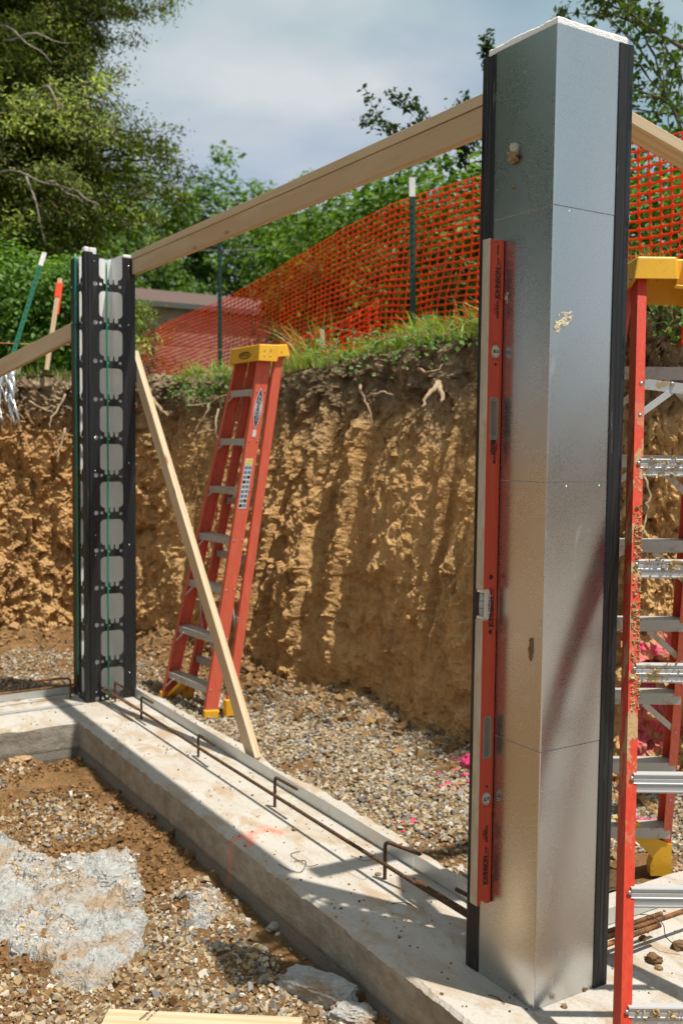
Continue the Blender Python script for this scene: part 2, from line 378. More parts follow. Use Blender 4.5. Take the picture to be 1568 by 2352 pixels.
def m_roof():
    k = NT('roof_shingle'); p = k.pos(); n = k.noise(p, 8, 5, 0.7)
    rows = k.n('ShaderNodeTexWave', {'Vector': p, 'Scale': 2.2, 'Distortion': 0.3}, bands_direction='Z').outputs['Fac']
    c = k.mix(n, (0.10, 0.066, 0.056), (0.165, 0.115, 0.10)); c = k.mix(k.ramp(rows, [(0.0, 0.3), (0.3, 0.0)]), c, (0.075, 0.05, 0.045))
    return k.bsdf(c, 0.95, 0.0, k.bump(n, 0.4, 0.02), 0.2)

def m_bark(name='bark', c0=(0.10, 0.075, 0.055), c1=(0.24, 0.19, 0.15)):
    k = NT(name); p = k.pos(); n = k.noise(k.mapv(p, (12, 12, 3)), 1.0, 5, 0.7)
    return k.bsdf(k.mix(k.ramp(n, [(0.3, 0.0), (0.7, 1.0)]), c0, c1), 0.95, 0.0, k.bump(n, 0.7, 0.02), 0.2)

def m_turf():
    k = NT('turf'); p = k.pos(); n = k.noise(p, 3, 6, 0.7)
    return k.bsdf(k.mix(k.ramp(n, [(0.3, 0.0), (0.7, 1.0)]), (0.045, 0.07, 0.018), (0.13, 0.15, 0.05)), 0.95, 0.0, k.bump(n, 0.5, 0.05), 0.2)

def m_levelred():
    k = NT('level_red_paint'); v = k.obj()
    st = k.noise(k.mapv(v, (90, 90, 2.5)), 1.0, 4, 0.6)
    c = k.mix(k.ramp(st, [(0.3, 0.0), (0.75, 1.0)]), (0.58, 0.072, 0.034), (0.70, 0.108, 0.055))
    chip = k.math('MULTIPLY', k.ramp(k.noise(k.mapv(v, (45, 45, 16)), 1.0, 5, 0.8), [(0.71, 0.0), (0.74, 1.0)]), k.ramp(k.noise(v, 5, 2), [(0.5, 0.0), (0.6, 1.0)]))
    c = k.mix(chip, c, (0.38, 0.30, 0.22))
    sc = k.ramp(k.noise(k.mapv(v, (75, 75, 9), (1, 2, 3)), 1.0, 4, 0.6), [(0.74, 0.0), (0.77, 0.75)])
    c = k.mix(sc, c, (0.10, 0.03, 0.02))
    return k.bsdf(c, 0.38, 0.0, k.bump(st, 0.12, 0.001), 0.5)

def m_levelbeige():
    k = NT('level_milled_edge'); v = k.obj()
    n = k.noise(k.mapv(v, (40, 40, 10)), 1.0, 5, 0.7)
    c = k.mix(k.ramp(n, [(0.35, 0.0), (0.65, 1.0)]), (0.46, 0.40, 0.31), (0.58, 0.53, 0.43))
    c = k.mix(k.ramp(k.noise(v, 16, 6, 0.75), [(0.57, 0.0), (0.66, 0.6)]), c, (0.42, 0.30, 0.17))
    return k.bsdf(c, 0.55, 0.25, None, 0.4)

def m_net():
    k = NT('orange_netting'); p = k.pos(); n = k.noise(p, 6, 3)
    c = k.mix(n, (1.0, 0.10, 0.022), (1.0, 0.17, 0.04))
    d = k.n('ShaderNodeBsdfPrincipled', {'Base Color': c, 'Roughness': 0.4}); t = k.n('ShaderNodeBsdfTranslucent', {'Color': c})
    mx = k.n('ShaderNodeMixShader', {0: 0.5, 1: d.outputs[0], 2: t.outputs[0]})
    k.t.links.new(mx.outputs[0], k.out.inputs['Surface']); return k.m

PINK_SEGS = []
M = {}

# ------------------------------------------------------------------ mesh kit
def onplane(x, y, ax, v):
    d = fw + rt*(x-FW_/2)/FPX - up*(y-FH_/2)/FPX
    t = (v-CAM[ax])/d[ax]
    return Vector(CAM + d*t)

def npmesh(name, V, F, mats=None, smooth=False, colr=None, colname='col'):
    """V (n,3), F (m,k) all faces of one size"""
    V = np.ascontiguousarray(V, dtype=np.float32); F = np.ascontiguousarray(F, dtype=np.int32)
    me = bpy.data.meshes.new(name)
    m, k = F.shape
    me.vertices.add(len(V)); me.vertices.foreach_set('co', V.ravel())
    me.loops.add(m*k); me.loops.foreach_set('vertex_index', F.ravel())
    me.polygons.add(m); me.polygons.foreach_set('loop_start', np.arange(0, m*k, k, dtype=np.int32))
    try: me.polygons.foreach_set('loop_total', np.full(m, k, dtype=np.int32))
    except Exception: pass
    me.polygons.foreach_set('use_smooth', np.full(m, bool(smooth)))
    if colr is not None:
        ca = me.color_attributes.new(colname, 'FLOAT_COLOR', 'POINT')
        C = np.ones((len(V), 4), dtype=np.float32); C[:, :3] = colr
        ca.data.foreach_set('color', C.ravel())
    me.update(calc_edges=True)
    if mats: me.materials.append(mats)
    return me

class MB:
    """collects verts and faces of mixed size"""
    def __init__(s): s.v = []; s.f = []
    def add(s, vs, fs):
        o = len(s.v); s.v += [tuple(map(float, p)) for p in vs]; s.f += [tuple(i+o for i in f) for f in fs]; return s
    def box(s, lo, hi, T=None):
        x0, y0, z0 = lo; x1, y1, z1 = hi
        p = [(x0,y0,z0),(x1,y0,z0),(x1,y1,z0),(x0,y1,z0),(x0,y0,z1),(x1,y0,z1),(x1,y1,z1),(x0,y1,z1)]
        if T is not None: p = [tuple(T @ Vector(q)) for q in p]
        return s.add(p, [(3,2,1,0),(4,5,6,7),(0,1,5,4),(1,2,6,5),(2,3,7,6),(3,0,4,7)])
    def prism(s, poly, z0, z1, T=None):
        """extrude a 2D polygon (counter-clockwise) from z0 to z1"""
        n = len(poly)
        p = [(a, b, z0) for a, b in poly] + [(a, b, z1) for a, b in poly]
        if T is not None: p = [tuple(T @ Vector(q)) for q in p]
        return s.add(p, [tuple(reversed(range(n))), tuple(range(n, 2*n))] + [(i, (i+1) % n, (i+1) % n+n, i+n) for i in range(n)])
    def tube(s, pts, rad, n=8, cap=True, ribs=None):
        pts = [Vector(p) for p in pts]; m = len(pts)
        rads = list(rad) if hasattr(rad, '__len__') else [rad]*m
        t0 = (pts[1]-pts[0]).normalized(); a = t0.orthogonal().normalized(); rings = []; prev = t0
        for i in range(m):
            t = (pts[min(i+1, m-1)]-pts[max(i-1, 0)]).normalized()
            a = (a - t*a.dot(t))
            a = a.normalized() if a.length > 1e-6 else t.orthogonal().normalized()
            b = t.cross(a)
            rings.append([pts[i]+(a*math.cos(2*math.pi*j/n)+b*math.sin(2*math.pi*j/n))*rads[i] for j in range(n)])
        vs = [p for r in rings for p in r]; fs = []
        for i in range(m-1):
            for j in range(n):
                k = (j+1) % n
                fs.append((i*n+j, i*n+k, (i+1)*n+k, (i+1)*n+j))
        if cap: fs += [tuple(reversed(range(n))), tuple(range((m-1)*n, m*n))]
        return s.add(vs, fs)
    def disc(s, c, nrm, r, h, n=10, dome=True):
        """a small rivet or screw head"""
        c = Vector(c); nrm = Vector(nrm).normalized(); a = nrm.orthogonal().normalized(); b = nrm.cross(a)
        rr = lambda k, q: [c+nrm*q+(a*math.cos(2*math.pi*j/n)+b*math.sin(2*math.pi*j/n))*k for j in range(n)]
        vs = rr(r, 0)+rr(r*0.9, h*0.6)+rr(r*0.5, h); fs = []
        for i in range(2):
            for j in range(n): fs.append((i*n+j, i*n+(j+1) % n, (i+1)*n+(j+1) % n, (i+1)*n+j))
        fs.append(tuple(range(2*n, 3*n)))
        return s.add(vs, fs)
    def mesh(s, name, mat, smooth=False, bevel=0.0, seg=2, off=None):
        me = bpy.data.meshes.new(name)
        vs = s.v if off is None else [(a-off[0], b-off[1], c-off[2]) for a, b, c in s.v]
        me.from_pydata(vs, [], s.f)
        if bevel:
            bm = bmesh.new(); bm.from_mesh(me); bmesh.ops.recalc_face_normals(bm, faces=bm.faces)
            bmesh.ops.bevel(bm, geom=[e for e in bm.edges if e.is_manifold and e.calc_face_angle(0) > 0.5], offset=bevel, segments=seg, affect='EDGES', profile=0.5)
            bm.to_mesh(me); bm.free()
        me.polygons.foreach_set('use_smooth', np.full(len(me.polygons), bool(smooth)))
        me.update(); me.materials.append(mat)
        return me

def link(name, me, parent=None, label=None, cat=None, group=None, kind=None):
    o = bpy.data.objects.new(name, me); col.objects.link(o)
    if parent is not None: o.parent = parent
    if label: o['label'] = label
    if cat: o['category'] = cat
    if group: o['group'] = group
    if kind: o['kind'] = kind
    return o
def root(name, loc, label, cat, group=None, rotz=0.0):
    o = link(name, None, None, label, cat, group); o.location = loc; o.rotation_euler = (0, 0, rotz); o.empty_display_size = 0.1
    return o
def smooth_by_angle(o, ang=35):
    me = o.data
    me.polygons.foreach_set('use_smooth', np.ones(len(me.polygons), dtype=bool))
    bm = bmesh.new(); bm.from_mesh(me)
    for e in bm.edges: e.smooth = e.is_manifold and e.calc_face_angle(0) < R(ang)
    bm.to_mesh(me); bm.free()
def lettering(body, size, origin, xd, yd, mat, parent, lift=0.0008, name='lettering', align='LEFT', shear=0.0, bold=0.0, sx=1.0):
    c = bpy.data.curves.new(name, 'FONT'); c.body = body; c.size = size; c.align_x = align; c.align_y = 'CENTER'; c.shear = shear; c.offset = bold
    c.extrude = 0.0001; c.resolution_u = 3
    c.materials.append(mat)
    o = bpy.data.objects.new(name, c); col.objects.link(o); o.parent = parent
    X = Vector(xd).normalized(); Y = Vector(yd).normalized(); Z = X.cross(Y); p = Vector(origin)+Z*lift
    o.matrix_basis = Matrix(((X.x*sx, Y.x, Z.x, p.x), (X.y*sx, Y.y, Z.y, p.y), (X.z*sx, Y.z, Z.z, p.z), (0, 0, 0, 1)))
    return o
def frame_along(p0, p1, hint):
    """matrix with local z from p0 to p1, local x near hint"""
    p0 = Vector(p0); z = (Vector(p1)-p0).normalized(); x = Vector(hint); x = (x-z*x.dot(z)).normalized(); y = z.cross(x)
    return Matrix(((x.x, y.x, z.x, p0.x), (x.y, y.y, z.y, p0.y), (x.z, y.z, z.z, p0.z), (0, 0, 0, 1)))

M['concrete'] = m_concrete(); M['dirt'] = m_dirt()
M['stones'] = m_attr('gravel_stone', 0.9, 130, 0.002, 0.25, 0.18)
M['steel'] = m_steel(); M['angle'] = m_angle(); M['black'] = m_black(); M['wood'] = m_wood()
M['rust'] = m_rust('rusty_rebar', False); M['rustd'] = m_rust('dark_rebar', True)
M['fibre'] = m_fibreglass('ladder_fibreglass', (0.64, 0.100, 0.055), (0.76, 0.180, 0.110), False)
M['fibremud'] = m_fibreglass('ladder_fibreglass_muddy', (0.54, 0.042, 0.020), (0.68, 0.078, 0.038), True)
M['alu'] = m_alu('aluminium', False); M['alumud'] = m_alu('aluminium_muddy', True); M['tread'] = m_alu('weathered_tread', True, (0.50, 0.48, 0.44))
M['yellow'] = m_yellow(); M['foam'] = m_foam(); M['spill'] = m_spill()
M['brick'] = m_brick(); M['brickwall'] = m_brickwall(); M['roof'] = m_roof(); M['bark'] = m_bark(); M['palebark'] = m_bark('pale_bark', (0.20, 0.16, 0.13), (0.42, 0.37, 0.32)); M['turf'] = m_turf()
M['lred'] = m_levelred(); M['lbeige'] = m_levelbeige(); M['net'] = m_net()
M['leaf'] = m_leaf('leaf'); M['needle'] = m_leaf('needle', 0.2, 0.05); M['grass'] = m_leaf('grass_blade', 0.4, 0.1)
M['ink'] = m_simple('black_print', (0.012, 0.010, 0.010), 0.5); M['emboss'] = m_simple('moulded_lettering', (0.006, 0.006, 0.007), 0.3)
M['redink'] = m_simple('red_print', (0.30, 0.012, 0.03), 0.5)
M['white'] = m_simple('white_paint', (0.80, 0.80, 0.78), 0.5); M['navy'] = m_simple('navy_sticker', (0.02, 0.06, 0.13), 0.4); M['paper'] = m_simple('sticker_white', (0.72, 0.70, 0.66), 0.5); M['stickyel'] = m_simple('sticker_yellow', (0.72, 0.60, 0.10), 0.5); M['stickblue'] = m_simple('sticker_blue', (0.10, 0.22, 0.33), 0.5)
M['rivet'] = m_simple('rivet_steel', (0.42, 0.43, 0.44), 0.38, 0.9)
M['screw'] = m_simple('bright_screw', (0.75, 0.76, 0.78), 0.25, 1.0)
M['green'] = m_simple('green_enamel', (0.010, 0.045, 0.026), 0.5); M['greenlt'] = m_simple('green_enamel_light', (0.02, 0.16, 0.085), 0.45)
M['rod'] = m_simple('green_fibre_rod', (0.01, 0.235, 0.135), 0.4, scale=200)
M['clod'] = m_attr('mud_clod', 0.95, 90, 0.006, 0.15, 0.3)
M['tape'] = m_simple('orange_tape', (0.85, 0.07, 0.015), 0.45)
M['string'] = m_simple('orange_string', (0.75, 0.28, 0.14), 0.7)
M['wire'] = m_simple('utility_wire', (0.20, 0.20, 0.20), 0.6); M['tie'] = m_simple('tie_wire', (0.045, 0.035, 0.03), 0.5, 0.6)
M['film'] = m_simple('silver_film', (0.62, 0.64, 0.66), 0.25, 0.6, 0.3, 25)
M['fascia'] = m_simple('fascia_grey', (0.10, 0.095, 0.09), 0.7); M['glass'] = m_simple('dark_glass', (0.03, 0.035, 0.04), 0.1)
M['rootm'] = m_bark('root', (0.22, 0.15, 0.09), (0.50, 0.38, 0.25))
M['pinkst'] = m_simple('pink_painted_stone', (0.75, 0.05, 0.19), 0.8)
def m_vial():
    k = NT('clear_vial'); 
    return k.bsdf((0.80, 0.84, 0.80), 0.08, 0.0, None, 0.6, **{'Transmission Weight': 0.55, 'IOR': 1.45})
M['vial'] = m_vial(); M['vialback'] = m_simple('vial_housing', (0.70, 0.66, 0.56), 0.5); M['resin'] = m_simple('handhold_grey', (0.30, 0.29, 0.25), 0.55)

# ------------------------------------------------------------------ the pit: loop of the bank's foot
LOOP = np.array([(14, 1.05), (9, 1.0), (5, 1.0), (3.2, 1.0), (2.4, 0.98), (2.0, 1.0), (1.74, 1.12), (1.58, 1.36), (1.56, 1.75), (1.60, 2.3), (1.56, 2.9), (1.45, 3.4), (1.30, 3.85), (1.22, 4.4), (1.20, 5.0), (1.15, 5.6), (1.0, 6.05), (0.6, 6.28), (0.0, 6.36), (-1.0, 6.40), (-2.2, 6.45), (-4, 6.5), (-7, 6.6), (-10, 6.4), (-11.5, 5), (-12, 0), (-11.5, -6), (-9, -10), (0, -11), (9, -10.5), (13.5, -8), (14.5, -3)])
def loop_sample():
    P = np.vstack([LOOP, LOOP[:1]]); seg = np.linalg.norm(np.diff(P, axis=0), axis=1); cum = np.concatenate([[0], np.cumsum(seg)])
    # fine between the point at x=5 and the one at x=-4
    s0, s1 = cum[2], cum[21]
    s = np.concatenate([np.arange(0, s0, 0.25), np.arange(s0, cum[4], 0.05), np.arange(cum[4], cum[20], 0.0125), np.arange(cum[20], s1, 0.05), np.arange(s1, cum[-1]-0.01, 0.3)])
    x = np.interp(s, cum, P[:, 0]); y = np.interp(s, cum, P[:, 1])
    # soften the corners
    def soft(a, w):
        ss = s; out = np.zeros_like(a)
        for o in (-1, -0.5, 0, 0.5, 1): out += np.interp((ss+o*w) % cum[-1], cum, P[:, 0] if a is x else P[:, 1])
        return out/5
    x2, y2 = soft(x, 0.22), soft(y, 0.22)
    return s, x2, y2
LS, LX, LY = loop_sample()
tx = np.gradient(LX, LS); ty = np.gradient(LY, LS); tl = np.hypot(tx, ty); tx /= tl; ty /= tl
NX, NY = ty, -tx          # candidates for the outward normal
cenx, ceny = -3.0, -2.0
sg = np.sign(np.mean((LX-cenx)*NX+(LY-ceny)*NY)); NX *= sg; NY *= sg
TOPZ = 2.20
def topz(x, y): return TOPZ + 0.15*sstep(5.2, 3.0, y)*sstep(0, 1.5, x) - 0.02*sstep(4.5, 6.2, y)

def bank_dist(x, y):
    """distance from the bank's foot, positive inside the pit (approximate)"""
    x = np.asarray(x, float); y = np.asarray(y, float); sh = x.shape
    fx = x.ravel(); fy = y.ravel(); out = np.empty(fx.size)
    sel = slice(None, None, 4); lx, ly, nx, ny = LX[sel], LY[sel], NX[sel], NY[sel]
    for i in range(0, fx.size, 4000):
        dx = fx[i:i+4000, None]-lx; dy = fy[i:i+4000, None]-ly
        d2 = dx*dx+dy*dy; j = d2.argmin(1); a = np.arange(len(j))
        out[i:i+4000] = -np.sign(dx[a, j]*nx[j]+dy[a, j]*ny[j]+1e-9)*np.sqrt(d2[a, j])
    return out.reshape(sh)

def inside(x, y):     # the dug floor on the camera's side of the footing
    return ((x < 0.1) & (y < 3.9)) | (y < 0.1)
def ground_z(x, y, bd=None):
    x = np.asarray(x, float); y = np.asarray(y, float)
    i = inside(x, y)
    zi = -0.205 + 0.022*fbm(x*2.2, y*2.2, 0, 3, 3) + 0.022*fbm(x*7, y*7, 0, 4, 5) + 0.014*np.abs(fbm(x*20, y*20, 0, 3, 9))
    zi = zi - 0.012*sstep(0.18, 0.0, np.abs(x+0.23))*(y < 3.5)
    zi = zi + 0.05*sstep(2.6, 3.5, y)*sstep(-0.35, -0.7, x)
    if bd is None: bd = bank_dist(x, y)
    zo = -0.055 + 0.015*fbm(x*2.5, y*2.5, 0, 3, 21) + 0.008*fbm(x*9, y*9, 0, 2, 23)
    mound = 0.07*sstep(0.42, 0.0, bd)*(0.45+0.9*np.clip(fbm(x*2.6+3, y*2.6, 0, 2, 31), -0.4, 1))
    slope = 0.08*sstep(0.55, 0.05, bd)*sstep(3.3, 4.0, y)
    zo = zo + mound + slope
    return np.where(i, zi, zo)

# ground sheet of the pit floor
gx = np.concatenate([np.linspace(-12, -1.7, 30), np.arange(-1.66, 2.3, 0.0145), np.linspace(2.4, 15, 30)])
gy = np.concatenate([np.linspace(-11.2, 0.2, 30), np.arange(0.25, 4.6, 0.0145), np.arange(4.62, 6.9, 0.03)])
GX, GY = np.meshgrid(gx, gy)
GBD = bank_dist(GX, GY)
GZ = ground_z(GX, GY, GBD)
keep = GBD > -0.5
nX, nY = len(gx), len(gy)
idx = np.arange(nX*nY).reshape(nY, nX)
quads = np.stack([idx[:-1, :-1], idx[:-1, 1:], idx[1:, 1:], idx[1:, :-1]], -1).reshape(-1, 4)
kq = keep.ravel()[quads].all(1)
me = npmesh('ground', np.stack([GX, GY, GZ], -1).reshape(-1, 3), quads[kq], M['dirt'], True)
link('ground', me, kind='structure', label='orange brown dirt floor of the excavated pit')

# earth bank all round the pit
def clods(x, y, seed, tilt=1.0):
    """faceted cells: each cell a random height and a random tilt"""
    x = np.asarray(x, float); y = np.asarray(y, float); ix = np.floor(x).astype(np.int64); iy = np.floor(y).astype(np.int64)
    best = np.full(x.shape, 9.0); sec = np.full(x.shape, 9.0); val = np.zeros(x.shape)
    for a in (-1, 0, 1):
        for b in (-1, 0, 1):
            cx, cy = ix+a, iy+b; px = cx+_h(cx, cy, 0*cx, seed); py = cy+_h(cx, cy, 0*cx+1, seed)
            dx, dy = x-px, y-py; d = dx*dx+dy*dy
            v = (_h(cx, cy, 0*cx+2, seed)-0.5)+tilt*((_h(cx, cy, 0*cx+3, seed)-0.5)*dx+(_h(cx, cy, 0*cx+4, seed)-0.5)*dy)
            m = d < best; sec = np.where(m, best, np.minimum(sec, d)); val = np.where(m, v, val); best = np.where(m, d, best)
    crack = np.clip(np.sqrt(sec)-np.sqrt(best), 0, 0.12)/0.12
    return val, crack
tt = np.concatenate([np.linspace(0, 1.0, 190)])
Zt = -0.35 + tt*(TOPZ+0.35)
S2, T2 = np.meshgrid(LS, tt)
X2 = np.broadcast_to(LX, S2.shape).copy(); Y2 = np.broadcast_to(LY, S2.shape).copy()
TZ = topz(X2, Y2)
Z2 = -0.35 + T2*(TZ+0.35)
h = np.clip(Z2/TZ, 0, 1)
big = 0.075*fbm(S2*1.1, Z2*0.9, 0, 3, 41)
streak = 0.030*fbm(S2*7.5, Z2*0.55, 0, 3, 43)
clump = 0.055*fbm(S2*5.5, Z2*4.5, 1.3, 5, 47, 0.58)
fine = 0.020*fbm(S2*26, Z2*24, 2, 3, 59, 0.6)
wx = S2+0.05*fbm(S2*6, Z2*6, 0, 2, 91); wz = Z2+0.05*fbm(S2*6, Z2*6, 7, 2, 93)
c1, k1 = clods(wx*5.0, wz*3.6, 95, 1.6); c2, k2 = clods(wx*13, wz*10, 97, 1.6); c3, k3 = clods(wx*31, wz*27, 99, 1.5)
lit_side = np.clip(sstep(5.2, 6.0, Y2)+sstep(1.5, 1.1, Y2)*sstep(1, 1.5, X2), 0, 1)
patchy = sstep(-0.25, 0.35, fbm(S2*1.3+5, Z2*1.6, 3, 3, 109))
rug = np.clip(0.20+0.34*patchy*(1-lit_side)+0.85*lit_side+0.45*sstep(0.70, 0.92, h), 0, 1.25)
# tooth marks of the bucket: flat bands drawn down the face
gv = vnoise(S2*6.5+0.25*fbm(S2*2, Z2*0.5, 1, 2, 119), Z2*0.22, 2.0, 121); gouge = 0.085*(sstep(-0.18, 0.08, gv)-0.5)+0.026*vnoise(S2*17, Z2*0.5, 4.0, 123)
gouge = gouge*(1-0.75*lit_side)*sstep(0.05, 0.25, h)
disp = big + gouge + streak*0.8*(1-lit_side) + rug*(0.075*c1+0.045*c2+0.020*c3-0.012*(1-k1)-0.010*(1-k2)) + 0.35*clump + 0.8*fine
hollow = 0.06*sstep(0.74, 0.83, h)*sstep(0.93, 0.86, h)*np.clip(fbm(S2*1.6, Z2*1.2, 3, 2, 67)+0.35, 0, 1)
outward = (0.22+0.34*sstep(1.5, 2.6, Y2)*sstep(5.6, 4.8, Y2))*h**1.1 + disp + hollow - 0.03*sstep(0.93, 1.0, h)
wall_top_round = 0.10*sstep(0.965, 1.0, T2)
outward = outward + wall_top_round
BX = X2+NX*outward; BY = Y2+NY*outward
BZ = Z2 + sstep(0.88, 1.0, T2)*(0.035*fbm(S2*3, 0*S2, 2, 3, 71)+0.03*c2)
n_s, n_t = len(LS), len(tt)
idx = np.arange(n_s*n_t).reshape(n_t, n_s); idn = np.roll(idx, -1, 1)
quads = np.stack([idx[:-1], idn[:-1], idn[1:], idx[1:]], -1).reshape(-1, 4)
if sg < 0: quads = quads[:, ::-1]
from mathutils.bvhtree import BVHTree
_sel = np.zeros(n_s, bool); _sel[(LX > 1.0) & (LX < 4.5) & (LY < 3.5) & (LY > 0.8)] = True
_q = quads.reshape(n_t-1, n_s, 4)[:, _sel].reshape(-1, 4); _V = np.stack([BX, BY, BZ], -1).reshape(-1, 3)
_u, _inv = np.unique(_q, return_inverse=True)
_bvh = BVHTree.FromPolygons([tuple(v) for v in _V[_u]], [tuple(int(i) for i in f) for f in _inv.reshape(-1, 4)])
def bank_hit(x, y):
    d = Vector(fw + rt*(x-FW_/2)/FPX - up*(y-FH_/2)/FPX).normalized(); h_ = _bvh.ray_cast(Vector(CAM), d)
    return tuple(h_[0]) if h_[0] is not None else tuple(onplane(x, y, 1, 1.15))
for q in [((1445, 1480), (1495, 1505)), ((1500, 1515), (1545, 1470)), ((1440, 1590), (1475, 1700)), ((1480, 1590), (1550, 1660)), ((1460, 1715), (1545, 1650)), ((1460, 1760), (1485, 1850)), ((1445, 1550), (1500, 1570))]:
    PINK_SEGS.append((bank_hit(*q[0]), bank_hit(*q[1])))
M['soil'] = m_soil()
me = npmesh('earth_bank', np.stack([BX, BY, BZ], -1).reshape(-1, 3), quads, M['soil'], False)
bank = link('earth_bank', me, kind='structure', label='cut clay bank with dark topsoil at its lip round the pit')
TOPX, TOPY, TOPZZ = BX[-1], BY[-1], BZ[-1]

# plateau of turf from the lip to the horizon
rings = [0.0, 0.12, 0.5, 1.5, 4, 12, 40, 200, 1500]
PV = []
for i, d in enumerate(rings):
    if i == 0: PV.append(np.stack([TOPX, TOPY, TOPZZ-0.002], -1)); continue
    dx = TOPX-cenx; dy = TOPY-ceny; L = np.hypot(dx, dy)
    w = sstep(0.0, 8.0, d); ux = (1-w)*NX + w*dx/L; uy = (1-w)*NY + w*dy/L
    if d < 8:   # keep neighbours from crossing by blending to radial directions early
        ux = 0.35*NX+0.65*dx/L; uy = 0.35*NY+0.65*dy/L
    zz = topz(TOPX, TOPY) + (0.03*fbm((TOPX+ux*d)*2, (TOPY+uy*d)*2, 0, 2, 77) if d < 20 else 0)
    PV.append(np.stack([TOPX+ux*d, TOPY+uy*d, zz+0*ux], -1))
PV = np.concatenate(PV); idx = np.arange(n_s*len(rings)).reshape(len(rings), n_s); idn = np.roll(idx, -1, 1)
quads = np.stack([idx[:-1], idn[:-1], idn[1:], idx[1:]], -1).reshape(-1, 4)
if sg < 0: quads = quads[:, ::-1]
link('terrain', npmesh('terrain', PV, quads, M['turf'], True), kind='structure', label='grassy ground above the bank reaching to the horizon')

# ------------------------------------------------------------------ concrete footing (one pour, three legs)
def footing():
    out = [(-0.2, -0.21), (9, -0.21), (9, 0.42), (0.42, 0.42), (0.42, 4.28), (-9, 4.28), (-9, 3.62), (-0.2, 3.62)]
    pts = []
    for i in range(len(out)):
        a = Vector(out[i]); b = Vector(out[(i+1) % len(out)]); L = (b-a).length; n = max(2, int(L/0.012)) if L < 7 else int(L/0.05)
        for j in range(n):
            p = a+(b-a)*(j/n); d = (b-a).normalized(); nrm = Vector((d.y, -d.x))
            pts.append((p.x, p.y, nrm.x, nrm.y))
    A = np.array(pts); x, y, nx, ny = A.T
    w = 0.006*fbm(x*2, y*2, 0, 2, 81)+0.004*fbm(x*14, y*14, 0, 3, 83)
    chip = np.clip(fbm(x*16, y*16, 3, 3, 87)-0.35, 0, 1)*0.028+0.005*np.abs(fbm(x*45, y*45, 0, 2, 89))
    gravside = (x > 0.3) & (y > 0.3)
    w = w + np.where(gravside, 0.028*fbm(x*2.2, y*2.2, 1, 3, 85), 0)
    lay = [(w-0.012-chip, 0.0), (w-0.002, -0.010-chip*0.5), (w*0.8, -0.06), (w*0.6, -0.16), (w*0.6+0.012, -0.20), (w*0.5+0.012, -0.45)]
    V = np.concatenate([np.stack([x+nx*o, y+ny*o, np.full_like(x, 0)+z], -1) for o, z in lay])
    n = len(x); F = []
    for k in range(len(lay)-1):
        for i in range(n):
            j = (i+1) % n; F.append((k*n+i, (k+1)*n+i, (k+1)*n+j, k*n+j))
    me = bpy.data.meshes.new('concrete_footing')
    from mathutils.geometry import delaunay_2d_cdt
    cdt = delaunay_2d_cdt([Vector((a, b)) for a, b in V[:n, :2]], [], [list(range(n))], 1, 1e-6)
    o = len(V); F += [tuple(o+v for v in f) for f in cdt[2]]
    me.from_pydata(V.tolist()+[(p.x, p.y, 0.0) for p in cdt[0]], [], F)
    bm = bmesh.new(); bm.from_mesh(me)
    bmesh.ops.remove_doubles(bm, verts=bm.verts, dist=1e-5); bmesh.ops.recalc_face_normals(bm, faces=bm.faces)
    bm.to_mesh(me); bm.free(); me.materials.append(M['concrete']); me.update()
    return me
link('concrete_footing', footing(), label='pale concrete footing slab turning two corners across the pit floor', cat='footing')

# ------------------------------------------------------------------ gravel
def ico():
    t = (1+5**0.5)/2
    v = np.array([(-1,t,0),(1,t,0),(-1,-t,0),(1,-t,0),(0,-1,t),(0,1,t),(0,-1,-t),(0,1,-t),(t,0,-1),(t,0,1),(-t,0,-1),(-t,0,1)], float)
    v /= np.linalg.norm(v[0])
    f = np.array([(0,11,5),(0,5,1),(0,1,7),(0,7,10),(0,10,11),(1,5,9),(5,11,4),(11,10,2),(10,7,6),(7,1,8),(3,9,4),(3,4,2),(3,2,6),(3,6,8),(3,8,9),(4,9,5),(2,4,11),(6,2,10),(8,6,7),(9,8,1)])
    return v, f
ICV, ICF = ico()
CBV = np.array([(-1,-1,-1),(1,-1,-1),(1,1,-1),(-1,1,-1),(-1,-1,1),(1,-1,1),(1,1,1),(-1,1,1)], float)*0.72
CBF = np.array([(0,2,1),(0,3,2),(4,5,6),(4,6,7),(0,1,5),(0,5,4),(1,2,6),(1,6,5),(2,3,7),(2,7,6),(3,0,4),(3,4,7)])
